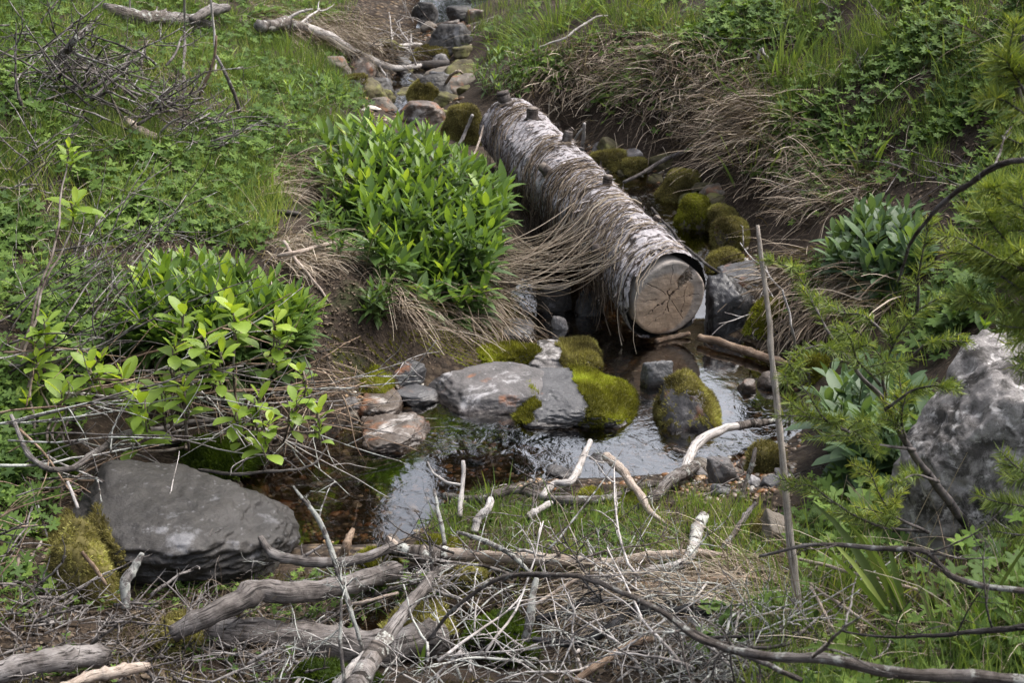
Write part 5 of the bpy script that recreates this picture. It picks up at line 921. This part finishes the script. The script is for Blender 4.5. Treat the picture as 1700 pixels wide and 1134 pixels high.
stick('twig', 'forked lichened twig lying across the peeled branch toward the lower right', [(757, 885, .06), (800, 900, .07), (850, 925, .07), (885, 950, .06)], [3, 5, 5, 3], 'lich', 31, twigs=3, tl=.10)
stick('branch', 'blackened branch curving through the tangle at the front centre', [(885, 1062, .08), (950, 1068, .08), (1000, 1052, .09), (1040, 1020, .10), (1075, 1012, .10), (1180, 1020, .07)], [6, 8, 8, 8, 8, 12], 'char', 32, twigs=3)
stick('branch', 'upper blackened branch of the front tangle', [(888, 1024, .10), (930, 1018, .10), (975, 1004, .10), (1040, 1000, .09), (1120, 1005, .08)], [6, 7, 6, 6, 5], 'char', 33, twigs=2)
stick('branch', 'upright whitish snag in the front tangle', [(872, 1062, .05), (882, 1020, .09), (886, 985, .12), (890, 960, .14)], [8, 9, 7, 6], 'lich', 34)
stick('branch', 'brown sticks end lying at the bottom edge right of centre', [(950, 1134, .07), (1000, 1098, .08), (1040, 1075, .08), (1090, 1062, .07)], [6, 7, 7, 6], 'tan', 35)
# near, slightly out of focus
stick('bare_branch', 'dark bare branch arching low across the bottom right foreground', [(712, 1062, None, 1.85), (760, 1005, None, 1.82), (840, 962, None, 1.80), (930, 955, None, 1.75), (1000, 970, None, 1.72), (1090, 1010, None, 1.68), (1180, 1065, None, 1.62), (1260, 1085, None, 1.58), (1380, 1095, None, 1.55), (1500, 1118, None, 1.52), (1780, 1140, None, 1.5)], [3, 4, 4.5, 5, 5, 6, 8, 10, 12, 12, 13], 'bark', 40, .004, 60, 12, twigs=6, tl=.18)
stick('bare_branch', 'slim grey branch bending across the lower right before the pale boulder', [(1262, 925, None, 1.95), (1310, 912, None, 1.93), (1365, 902, None, 1.92), (1450, 914, None, 1.9), (1530, 916, None, 1.88), (1565, 945, None, 1.86), (1600, 965, None, 1.85), (1720, 988, None, 1.82)], [2.5, 3.5, 4, 5, 5.5, 6, 6, 6], 'bark', 41, .003, 44, 10, twigs=4, tl=.12)
stick('bare_branch', 'thin grey twig at the bottom edge under the arching bare branch', [(1130, 1035, None, 1.8), (1200, 1070, None, 1.75), (1260, 1100, None, 1.7), (1330, 1130, None, 1.65)], [3, 4, 5, 5], 'bark', 42, twigs=2)
stick('bare_branch', 'forked dark twig entering the lower right corner', [(1400, 1045, None, 1.8), (1480, 1060, None, 1.78), (1580, 1055, None, 1.75), (1740, 1030, None, 1.7)], [2, 3, 5, 7], 'dark', 43, twigs=5, tl=.15)
stick('bare_branch', 'dark curved bough reaching in from the right edge above the fir', [(1760, 250, None, 1.75), (1700, 265, None, 1.75), (1640, 285, None, 1.8), (1590, 315, None, 1.85), (1545, 355, None, 1.9), (1510, 410, None, 1.95), (1488, 470, None, 2.0)], [6.5, 6, 5.5, 5, 4, 3, 2], 'bark', 44, .004, 40, 12, twigs=1, tl=.1)
# hillside, left
stick('log', 'dark rotting log lying along the top of the left hillside', [(172, 15, .05), (230, 28, .06), (290, 30, .06), (350, 40, .05)], [12, 15, 14, 9], 'bark', 50, .01, 30, 14, twigs=2, tl=.2)
stick('log', 'short grey log end resting on the dark rotting log', [(318, 32, .10), (345, 18, .12), (380, 12, .13)], [6, 9, 9], 'grey', 51, .003, 14, 14)
stick('branch', 'long pale branch running down the left hillside into the upper stream', [(430, 40, .10), (480, 40, .10), (520, 48, .10), (560, 68, .10), (590, 86, .10), (630, 108, .09), (670, 112, .06), (700, 106, .05)], [10, 9, 8, 9, 10, 8, 6, 4], 'white', 52, .01, 40, 12, twigs=6, tl=.22, bark=(0, .35, 'bark'))
stick('forked_stalk', 'dead forked stem standing like an upturned V on the left hillside', [(300, 255, .0), (320, 195, None, 5.35), (340, 140, None, 5.33), (357, 92, None, 5.33), (358, 60, None, 5.33)], [4, 4, 3.5, 3, 2.5], 'tan', 53, .004, 24, cat='stalk')
stick('forked_stalk', 'second leg of the upturned V stem, falling to the right', [(357, 92, None, 5.33), (378, 130, None, 5.33), (395, 175, None, 5.33), (405, 225, None, 5.3), (415, 262, .0)], [3, 3.5, 4, 4, 5], 'bark', 54, .004, 24, cat='stalk')
stick('dead_stalk', 'thin straight pale stem rising out of frame left of the two others', [(223, 125, .0), (218, 50, None, 6.2), (213, -40, None, 6.2)], [2.5, 2, 1.5], 'white', 55, .004, 16, cat='stalk')
stick('dead_stalk', 'grey straight stem rising out of frame at the middle', [(305, 150, 0), (306, 60, None, 5.9), (305, -60, None, 5.85)], [2.5, 2.5, 2], 'grey', 56, .004, 16, cat='stalk')
stick('dead_stalk', 'thin stem rising out of frame by the short grey log end', [(358, 125, 0), (356, 60, None, 6.0), (347, -10, None, 6.0), (345, -60, None, 6.0)], [2.5, 2, 2, 1.5], 'white', 57, .004, 16, cat='stalk')
stick('dead_stalk', 'short pale bent stem at the far left edge of the hillside', [(8, 150, .0), (4, 110, None, 5.7), (10, 50, None, 5.7)], [2, 2, 1.5], 'white', 58, cat='stalk')
stick('log', 'pale tan log piece beneath the tangled brush on the left', [(210, 198, .04), (235, 218, .04), (272, 232, .02)], [9, 9, 6], 'pale', 59, .003, 14, 12)
stick('branch', 'pale broken stick in the soil patch between the two clumps', [(344, 340, .05), (362, 355, .03), (390, 378, .01)], [6, 7, 6], 'pale', 60)
stick('branch', 'grey stick lying level behind the left clump', [(392, 354, .01), (440, 352, .02), (500, 356, .01)], [4, 5, 4], 'grey', 61)
stick('branch', 'dark knobbly branch rising at a slant in the upper left brush', [(80, 118, .05), (100, 100, .12), (125, 65, .22), (150, 42, .28)], [4, 6, 6, 4], 'bark', 62, knots=5, twigs=5, tl=.3)
stick('branch', 'pale straw-coloured stick leaning by the left clump top', [(460, 425, .05), (490, 418, .05), (560, 402, .04)], [4, 4, 3], 'pale', 63)
stick('branch', 'second pale stick crossing beside the left clump', [(470, 398, .06), (500, 440, .04), (545, 500, .02)], [3, 3, 2], 'pale', 64)
# right bank and log surroundings
stick('wooden_peg', 'upright grey wooden peg standing on the right bank', [(1552, 272, .0), (1547, 220, None, 5.02), (1541, 170, None, 5.02)], [4.5, 4.2, 4], 'tan', 70, .002, 12, cat='peg')
stick('dead_stalk', 'white bent stem standing at the right near the pine', [(1623, 195, .0), (1618, 155, None, 4.9), (1622, 120, None, 4.9), (1636, 108, None, 4.88)], [3, 2.5, 2.5, 1.5], 'white', 71, cat='stalk')
stick('dead_stalk', 'bleached stem bent over like a crook on the sedge crest', [(1232, 200, .01), (1246, 140, None, 5.95), (1262, 82, None, 5.95), (1268, 88, None, 5.93), (1275, 96, None, 5.9)], [3.5, 3, 2.5, 2.5, 2], 'white', 72, cat='stalk')
stick('dead_stalk', 'long bleached stem lying down the sedge below the crook', [(1278, 128, .03), (1240, 170, .03), (1210, 190, .03), (1160, 230, .03)], [3, 3, 2.5, 2], 'white', 73, cat='stalk')
stick('dead_stalk', 'long thin pale stem lying over the sedge crest at the top', [(880, 85, .05), (940, 60, .08), (985, 30, .06), (1010, 25, .04)], [2, 2, 2, 1.5], 'white', 74, cat='stalk')
stick('dead_stalk', 'short straight white stem beside the log middle', [(966, 250, .02), (968, 228, .09), (971, 205, .16)], [3.5, 3.5, 3], 'white', 75, cat='stalk')
stick('dead_stalk', 'thin crooked stem left of the straight white stem', [(948, 246, .03), (958, 225, .10), (966, 212, .14)], [2, 2, 1.5], 'white', 76, cat='stalk')
stick('dead_stalk', 'white reed at the far end of the log, left side', [(762, 240, .02), (774, 215, .10), (784, 190, .18)], [3, 3, 3], 'white', 77, cat='stalk')
stick('dead_stalk', 'bent straw over the far end of the log', [(785, 262, .06), (805, 205, None, 5.9), (823, 172, None, 5.9), (850, 186, None, 5.85), (890, 196, None, 5.8)], [2, 2, 2, 2, 1.5], 'pale', 78, cat='stalk')
stick('dead_stalk', 'pale straw lying along the top of the log far end', [(830, 210, None, 5.8), (858, 196, None, 5.8), (895, 196, None, 5.75), (907, 208, None, 5.7)], [2, 2.5, 2.5, 2], 'pale', 79, cat='stalk')
stick('branch', 'dark thin stick from the log corner down to the mossy stones', [(1080, 345, .1), (1130, 400, .06), (1172, 438, .05), (1206, 458, .04), (1235, 470, .03)], [2.5, 2.5, 2.5, 3, 2], 'dark', 80)
stick('branch', 'grey branch in the upper stream gully by the pipe', [(560, 52, .08), (620, 75, .08), (700, 72, .04)], [4, 4, 3], 'white', 81, twigs=4, tl=.2)
stick('branch', 'weathered branch in the gully right of the log', [(1035, 302, .03), (1060, 290, .05), (1110, 262, .05), (1180, 235, .04)], [3, 4, 4, 3], 'grey', 82)
stick('branch', 'thin pale stick across the water right of the pool', [(1195, 475, .05), (1215, 500, .04), (1260, 505, .03), (1310, 540, .02)], [3, 3, 3, 3], 'white', 83)
stick('dead_stalk', 'tall curved pale stem behind the stake among the fir twigs', [(1320, 610, .0), (1318, 560, None, 3.9), (1312, 520, None, 3.9), (1300, 480, None, 3.9)], [2.5, 2.5, 2.5, 2], 'white', 84, cat='stalk')
stick('dead_stalk', 'dry bent reed in the upper stream by the dark rounded boulder', [(735, 150, .02), (745, 130, .10), (760, 118, .14), (768, 122, .10)], [3, 3, 3, 2], 'pale', 85, cat='stalk')
stick('branch', 'long grey stem lying along the water edge in front of the left shrubs', [(330, 782, .05), (400, 785, .05), (460, 782, .05), (520, 770, .06), (545, 742, .09)], [3, 3.5, 3, 2.5, 1.5], 'grey', 86, twigs=5, tl=.12)
stick('branch', 'thick curved stem at the far left looping above the boulder', [(20, 690, .10), (50, 760, .10), (110, 782, .12), (190, 730, .12), (240, 715, .10), (330, 700, .08), (420, 700, .06)], [4, 5, 6, 6, 5, 4, 3], 'grey', 87, twigs=3)
stick('twig', 'pale dead twig hanging at the left shoulder of the boulder', [(110, 800, .24), (118, 820, .22), (126, 845, .2)], [2.5, 3, 3], 'white', 88)
for k_, (a_, b_, lb) in enumerate([((1330, 930), (1560, 990), 'straw-coloured stalk lying level before the pale boulder'), ((1345, 970), (1480, 1060), 'straw-coloured stalk sloping right beside the stake'), ((1345, 975), (1400, 1075), 'steeper straw stalk beside the stake base'), ((880, 1010), (990, 940), 'thin straw crossing the front tangle'), ((660, 985), (560, 1010), 'thin straw over the driftwood')]):
    stick('stalk', lb, [(*a_, .08), ((a_[0]+b_[0])/2, (a_[1]+b_[1])/2, .09), (*b_, .05)], [3, 3, 2.5], 'pale', 90+k_, .002, 12, 8, cat='stalk')
# hollow pipe lying in the upper stream
P0, P1 = hit(684, 108, .04)[0], hit(745, 105, .03)[0]; t = thing('pipe', 'grey hollow pipe lying across the upper stream, open end to the left', 'pipe', P0); a = Acc(); r = .021; n = 24; dr = nrm(P1-P0); fx = nrm(np.cross(dr, [0, 0, 1.])); fz = np.cross(fx, dr)
an = np.linspace(0, 2*np.pi, n, endpoint=False); ring = lambda c_, q: c_+q*(np.cos(an)[:, None]*fx+np.sin(an)[:, None]*fz)
V = np.concatenate([ring(P0, r), ring(P1, r), ring(P0, r*.82), ring(P0+dr*.12, r*.82)]); j = np.arange(n); k2 = (j+1) % n
a.add(V, np.concatenate([np.stack([j, k2, n+k2, n+j], -1), np.stack([j, k2, 2*n+k2, 2*n+j], -1)[:, ::-1]])); part('tube', a, newmat_pipe if 'newmat_pipe' in globals() else WD['grey'], t)
b = Acc(); b.add(np.concatenate([V[2*n:], [P0+dr*.12]]), np.stack([j, n+j, n+k2, k2], -1), np.stack([n+j, np.full(n, 2*n), n+k2], -1)); part('rusty_inside', b, WD['tan'], t)
def lf(n, poly, L, label, seed, h=.004):
    rng = np.random.default_rng(seed); P = scatter(n, poly, rng); a = Acc(); P = P+np.array([0, 0, h]); ribbons(a, P, np.concatenate([rng.normal(0, 1, (len(P), 2)), rng.normal(.25, .15, (len(P), 1))], 1), rng.uniform(*L, len(P)), rng.uniform(*L, len(P))*.5, 4, .6, prof=[.2, .9, 1, .7, .05], fold=.3, rng=rng, spin=False, wob=.15)
    solo('leaf_litter', a, M_DEAD, label, 'leaf litter', kind='stuff')
M_DEAD = leafmat('dead_leaf', [(0, (.03, .022, .016)), (.5, (.085, .062, .045)), (1, (.19, .15, .12))], .1, .7, .2)
# crooked little dead twigs, each an object, by zone
def twigzone(n, poly, L, r, mats, label, group, seed, up=.3, h=.02, depth_=1, grav=0., dirs=None, name='dead_twig', bend=.3, stuff=False):
    rng = np.random.default_rng(seed); px = []; 
    P = scatter(n*2, poly, rng)[:n]; a = Acc()
    for k in range(len(P)):
        if not stuff: a = Acc()
        th = rng.uniform(0, 6.28) if dirs is None else rng.normal(dirs[0], dirs[1]); d = np.array([math.cos(th), math.sin(th), rng.normal(up, .25)]); p0 = P[k]+np.array([0, 0, rng.uniform(0, h)]); crooked(a, p0, d, rng.uniform(*L), rng.uniform(*r), rng, depth_, 5, bend, grav, rng.random()*.6)
        if not stuff: solo(name, a, WD[mats[rng.integers(len(mats))]], label, 'twig', group, loc=p0)
    if stuff: solo('twig_litter', a, WD[mats[0]], label, 'twig litter', kind='stuff')
twigzone(130, [(600, 985), (800, 960), (1000, 985), (1250, 1010), (1350, 1134), (1300, 1180), (650, 1180), (560, 1060)], (.12, .34), (.0016, .0042), ['grey', 'lich', 'lich', 'bark', 'white', 'white', 'dark'], 'thin crooked dead twig in the tangle at the front', 'dead twigs in the front tangle', 1, .25, .10, 2, .02)
twigzone(60, [(0, 960), (200, 1000), (560, 1080), (600, 1180), (0, 1180)], (.05, .18), (.0018, .005), ['grey', 'lich', 'bark', 'pale'], 'short dead twigs in the litter before the dark boulder', 'dead twigs before the boulder', 2, .2, .05, 1, stuff=True)
twigzone(70, [(-40, 620), (260, 640), (560, 650), (540, 700), (420, 760), (140, 760), (60, 860), (-40, 900)], (.25, .6), (.0018, .0042), ['white', 'grey', 'lich', 'tan'], 'long grey dead stem sprawled along the left bank', 'dead stems along the left bank', 3, .06, .10, 1, .01, (0.0, .5), 'dead_stalk', .2)
twigzone(34, [(-40, 420), (180, 430), (230, 560), (150, 640), (-40, 640)], (.25, .6), (.0016, .0035), ['grey', 'bark', 'dark'], 'bare thin stem in the thicket at the left edge', 'bare stems at the left edge', 4, .5, .05, 1, .01, (.4, .7), 'dead_stalk', .2)
twigzone(64, [(60, 130), (260, 130), (310, 200), (290, 250), (180, 240), (90, 190)], (.12, .36), (.003, .007), ['dark', 'bark', 'grey'], 'dark crooked twig in the brush pile on the left hillside', 'dark twigs in the brush pile', 5, .5, .12, 2)
twigzone(24, [(-40, 40), (80, 60), (120, 200), (-40, 240)], (.2, .5), (.003, .006), ['dark', 'bark', 'grey'], 'dark crooked stick in the brush at the upper left edge', 'dark sticks at the upper left edge', 6, .5, .1, 2)
twigzone(20, [(0, 250), (100, 260), (80, 360), (0, 340)], (.15, .4), (.002, .004), ['grey', 'bark'], 'grey twigs in the herbs at the left edge', 'grey twigs in the herbs', 7, .3, .08, 1, stuff=True)
twigzone(26, [(310, 215), (410, 210), (420, 262), (300, 280)], (.12, .3), (.002, .0045), ['grey', 'bark', 'tan'], 'heap of dry stalks under the upturned V stem', 'dry stalks under the V stem', 8, .2, .1, 1, stuff=True)
twigzone(34, [(540, 60), (640, 30), (760, 60), (700, 150), (600, 160)], (.12, .4), (.0018, .004), ['white', 'grey', 'bark'], 'pale dead twig snagged in the upper stream', 'dead twigs snagged in the upper stream', 9, .1, .06, 1)
twigzone(24, [(1260, 470), (1370, 540), (1330, 590), (1240, 530)], (.1, .3), (.002, .004), ['grey', 'white', 'dark'], 'dead twig on the right shore beside the stake', 'dead twigs on the right shore', 10, .1, .03, 1)
twigzone(30, [(820, 790), (1300, 760), (1330, 860), (1100, 880), (760, 900)], (.06, .2), (.0012, .003), ['grey', 'white', 'bark', 'dark'], 'tiny dead twigs on the grassy mat', 'tiny dead twigs on the mat', 11, .2, .02, 1, stuff=True)
twigzone(26, [(1000, 10), (1500, 20), (1500, 160), (1200, 60)], (.1, .35), (.0015, .0028), ['grey', 'white', 'dark'], 'thin dead stalks among the herbs on the right hillside', 'dead stems on the right hillside', 12, .6, .02, 1, stuff=True)
twigzone(26, [(1340, 300), (1640, 280), (1640, 330), (1480, 300), (1340, 360)], (.1, .35), (.0015, .0028), ['grey', 'white', 'pale'], 'pale dry stalks lying above the blue-green clump', 'dry stalks above the blue-green clump', 13, .1, .03, 0, stuff=True)
twigzone(170, [(560, 985), (800, 960), (1000, 985), (1250, 1010), (1350, 1134), (1300, 1180), (450, 1180)], (.05, .2), (.001, .0022), ['lich'], 'finest twigs filling the front tangle', '', 21, .3, .08, 2, .02, stuff=True)
twigzone(170, [(-20, 940), (60, 1000), (200, 1000), (300, 1000), (660, 980), (600, 1180), (-20, 1180)], (.04, .20), (.001, .0028), ['grey'], 'finest twigs in the litter at the lower left', '', 22, .2, .04, 1, stuff=True)
twigzone(26, [(-60, 780), (110, 780), (110, 860), (60, 1000), (-60, 1060)], (.12, .35), (.0016, .0038), ['grey', 'bark', 'tan'], 'dead stem in the dark litter left of the boulder', 'dead stems left of the boulder', 23, .3, .06, 1, .01, None, 'dead_stalk', .25)
lf(2500, [(-60, 760), (120, 760), (120, 900), (60, 1050), (-60, 1100)], (.004, .02), 'crumbs of dark litter left of the boulder', 8)
# dead leaves on the mat and in the shallows
lf(6000, [(740, 850), (1340, 790), (1360, 960), (1000, 1134), (200, 1134), (0, 1134), (0, 1000), (500, 1000), (740, 940)], (.006, .025), 'brown leaf litter and bark crumbs between the driftwood', 3)
lf(6500, [(120, 420), (420, 330), (560, 420), (640, 560), (560, 640), (480, 520), (160, 560), (-60, 900), (-60, 450)], (.005, .022), 'dead leaves on the bare soil of the left bank', 4)
lf(3500, [(500, 420), (660, 430), (860, 540), (800, 600), (600, 640), (520, 680), (530, 560)], (.004, .018), 'crumbs of litter on the bare soil bank between the clumps', 6)
lf(2500, [(1000, 20), (1680, 60), (1680, 400), (1300, 320)], (.01, .03), 'dead leaves on the right hillside soil', 5)
# ---------------------------------------------------------------- firs
M_NEED = leafmat('fir_needle', [(0, (.07, .11, .04)), (.5, (.15, .21, .06)), (.85, (.27, .34, .08)), (1, (.42, .46, .10))], .3, .5, .3)
def needles(lv, path, n, L, rng, hue=0., flat=.35):
    path = np.asarray(path); d = np.r_[0, np.cumsum(np.linalg.norm(np.diff(path, axis=0), axis=1))]; s = rng.uniform(.05, 1, n)*d[-1]; P = np.stack([np.interp(s, d, path[:, k]) for k in range(3)], -1); P2 = np.stack([np.interp(np.minimum(s+.01, d[-1]+.01), d, path[:, k]) for k in range(3)], -1)
    T = nrm(path[-1]-path[0])[None]+0*P; a = rng.random(n)*6.28; fr = frames(T, rng); fr = fr[:1].repeat(n, 0); R = np.cos(a)[:, None]*fr[:, :, 0]+np.sin(a)[:, None]*fr[:, :, 1]; R[:, 2] *= flat+.4
    ribbons(lv, P, T*.75+nrm(R)+np.array([0, 0, .1]), L*rng.uniform(.7, 1.15, n)*(1-.3*(s/d[-1])**4), np.full(n, .0014), 2, .12, prof=[1, 1, .3], rng=rng, rnd=np.clip(rng.normal(.4+hue, .2, n)+.25*(s/d[-1])**2, 0, 1))
def firthing(label, trunk, branches, seed, name='fir_sapling', L=.023, tr=(9, 3), br=3, dens=950, cat='sapling'):
    """trunk and branches: lists of (column, row, distance); side twigs grow from each branch"""
    rng = np.random.default_rng(seed); T = np.array([at(*q) for q in trunk]); pa = smooth_path(T, 30, .004, seed); t = thing(name, label, cat, pa[0]); a = Acc(); tubes(a, pa[None], (np.linspace(tr[0], tr[1], 30)*depth(pa)/FOC)[None], 10, .1, .05, rng); part('trunk', a, WD['dark2'], t)
    for q in branches:
        hue = q[0]; b = smooth_path(np.array([at(*w_) for w_ in q[1:]]), 16, .004, seed+len(q)); st, lv = Acc(), Acc(); tubes(st, b[None], (np.linspace(br, .9, 16)*depth(b)/FOC)[None], 6, .15, .04, rng)
        LL_ = np.linalg.norm(np.diff(b, axis=0), axis=1).sum(); needles(lv, b[5:], int(dens*LL_*.7), L, rng, hue)
        ntw = int(2+LL_*20)
        for k in range(ntw):
            i = rng.integers(3, 15); dr = nrm(b[min(i+1, 15)]-b[i-1]); sd_ = nrm(np.cross(dr, rng.normal(0, .25, 3)+np.array([0, .35, 1]))*rng.choice([-1, 1])+dr*.9); l = LL_*rng.uniform(.18, .42)*(1.2-i/16); q2 = smooth_path([b[i], b[i]+sd_*l*.5, b[i]+sd_*l+np.array([0, 0, -.06*l])], 6, .003, k)
            tubes(st, q2[None], np.full((1, 6), .0011), 4, .2, caps=False); needles(lv, q2, int(dens*l)+12, L, rng, hue)
        bo = part('branch', st, WD['dark2'], t); subpart('needles', lv, M_NEED, bo)
WD['dark2'] = woodmat('fir_bark', (.05, .045, .045), (.12, .105, .10), (.20, .18, .18), 1., bumpd=.001)
Yb = float(hit(1650, 925)[0][1])
firthing('young fir sapling with leaning grey stem in front of the pale boulder', [(1652, 925, Yb), (1600, 868, 2.42), (1550, 800, 2.38), (1510, 742, 2.35), (1467, 661, 2.32), (1440, 630, 2.3), (1405, 592, 2.28)],
 [(0, (1405, 592, 2.28), (1365, 575, 2.2), (1320, 590, 2.15), (1298, 640, 2.1)), (.05, (1420, 610, 2.3), (1380, 560, 2.35), (1345, 500, 2.4), (1320, 455, 2.42), (1270, 430, 2.4)), (-.05, (1467, 661, 2.32), (1463, 625, 2.3), (1480, 570, 2.28), (1520, 517, 2.25), (1565, 490, 2.22)),
  (.1, (1520, 517, 2.25), (1528, 460, 2.22), (1540, 400, 2.2), (1548, 370, 2.2)), (0, (1480, 570, 2.28), (1440, 530, 2.3), (1400, 520, 2.32), (1370, 500, 2.3)), (-.05, (1463, 640, 2.3), (1430, 600, 2.2), (1400, 540, 2.1)), (0, (1500, 600, 2.3), (1550, 570, 2.25), (1610, 565, 2.2)),
  (0, (1467, 680, 2.3), (1520, 650, 2.25), (1570, 640, 2.2), (1600, 650, 2.2)), (.05, (1515, 748, 2.35), (1450, 735, 2.3), (1400, 712, 2.25), (1340, 690, 2.2), (1300, 660, 2.2)), (0, (1440, 735, 2.3), (1380, 700, 2.2), (1330, 640, 2.15), (1300, 620, 2.15)), (.05, (1505, 740, 2.35), (1500, 690, 2.3), (1510, 640, 2.28)),
  (-.05, (1530, 885, 2.35), (1450, 870, 2.3), (1380, 835, 2.25), (1340, 805, 2.22), (1300, 815, 2.2)), (.4, (1540, 885, 2.35), (1490, 860, 2.3), (1465, 820, 2.28), (1440, 775, 2.25)), (0, (1560, 800, 2.36), (1520, 790, 2.3), (1490, 800, 2.25)), (.3, (1490, 700, 2.34), (1500, 670, 2.3), (1495, 620, 2.28))], 1)
firthing('blurred pine boughs hanging in from the upper right edge', [(1760, 260, 1.95), (1720, 200, 1.95), (1690, 150, 1.95), (1700, 60, 1.95)],
 [(.15, (1725, 210, 1.95), (1690, 180, 1.9), (1655, 160, 1.9), (1620, 170, 1.9)), (.1, (1710, 180, 1.95), (1680, 110, 1.9), (1650, 85, 1.9)), (.05, (1740, 230, 1.95), (1700, 240, 1.9), (1665, 225, 1.9)), (.1, (1700, 130, 1.95), (1680, 90, 1.9), (1690, 40, 1.9))], 2, 'pine_bough', .030, cat='bough', dens=1700, br=4)
firthing('dense soft-needled fir boughs at the right edge above the pale boulder', [(1790, 560, 2.1), (1740, 480, 2.1), (1700, 400, 2.1), (1680, 330, 2.1)],
 [(.15, (1760, 520, 2.1), (1680, 470, 2.0), (1620, 430, 2.0), (1570, 420, 2.0)), (.12, (1745, 480, 2.1), (1690, 420, 2.0), (1640, 370, 2.0), (1600, 350, 2.0)), (.05, (1770, 540, 2.1), (1720, 520, 2.0), (1650, 510, 2.0), (1590, 500, 2.0)), (.15, (1700, 400, 2.1), (1660, 340, 2.05), (1640, 310, 2.0)), (.1, (1720, 430, 2.1), (1700, 370, 2.0), (1690, 300, 2.0)), (.05, (1780, 560, 2.1), (1700, 545, 2.0), (1660, 540, 2.0)), (.1, (1735, 470, 2.05), (1660, 430, 1.95), (1600, 400, 1.95), (1560, 395, 1.95)), (0, (1780, 600, 2.1), (1720, 600, 2.0), (1680, 590, 2.0))], 3, 'fir_bough', .032, cat='bough', dens=1700, br=4)
firthing('small fir twigs at the right edge beneath the pale boulder top', [(1790, 900, 2.05), (1740, 850, 2.05), (1720, 800, 2.05)], [(0, (1750, 860, 2.05), (1700, 840, 2.0), (1650, 830, 2.0), (1620, 820, 2.0)), (0, (1730, 810, 2.05), (1690, 780, 2.0), (1660, 750, 2.0)), (0, (1770, 880, 2.05), (1700, 890, 2.0), (1640, 880, 2.0))], 4, 'fir_bough', .026, cat='bough', dens=1300)
# ---------------------------------------------------------------- the forest edge beyond the creek; the water mirrors it
def conifer(label, x, y, h, w_, seed):
    rng = np.random.default_rng(seed); z0 = float(_fine(np.array([x]), np.array([y]))[0])-.1; t = thing('conifer', label, 'tree', (x, y, z0), 'conifers up the valley'); a = Acc(); tubes(a, np.array([[(x, y, z0), (x+.1, y, z0+h*.5), (x, y, z0+h)]]), np.array([[h*.014, h*.009, .02]]), 8); part('trunk', a, WD['dark2'], t)
    lv = Acc(); n = 5200; u = rng.random(n)**.8; zz = z0+h*(.04+.96*u); lay = 1-.25*np.mod(u*22+rng.normal(0, .1, n), 1); rad = w_*(1-u)**.85*lay*np.sqrt(rng.uniform(.15, 1, n)); an = rng.random(n)*6.28
    P = np.stack([x+rad*np.cos(an), y+rad*np.sin(an), zz-rad*.28], -1); d = np.stack([np.cos(an), np.sin(an), np.full(n, -.25)], -1); ribbons(lv, P, d+rng.normal(0, .3, (n, 3)), rng.uniform(.25, .6, n), rng.uniform(.12, .28, n), 2, .3, prof=[.4, 1, .1], rng=rng); part('crown', lv, M_DARKN, t)
M_DARKN = leafmat('conifer_crown', [(0, (.015, .030, .014)), (1, (.045, .075, .03))], .1, .6, .2)
for k_, (x, y, h, w_) in enumerate([(-9.5, 20, 17, 2.6), (-7.2, 22, 17, 2.2), (-6.2, 21, 18, 2.1), (-3.35, 24, 19, 1.55), (-.38, 23, 19, 1.15), (-12, 18, 14, 2.8), (-14, 12, 13, 3), (-11, 8, 12, 2.6), (-10, 3, 13, 2.8), (9.5, 24, 10, 2.4), (13, 20, 12, 2.6), (14, 13, 12, 2.8), (12, 7, 11, 2.6), (6.5, 34, 9, 2.2), (-9, -3, 13, 3)]):
    conifer(['tall dark conifer up the valley', 'slender dark conifer up the valley'][w_ < 2.3], x, y, h, w_, 800+k_)
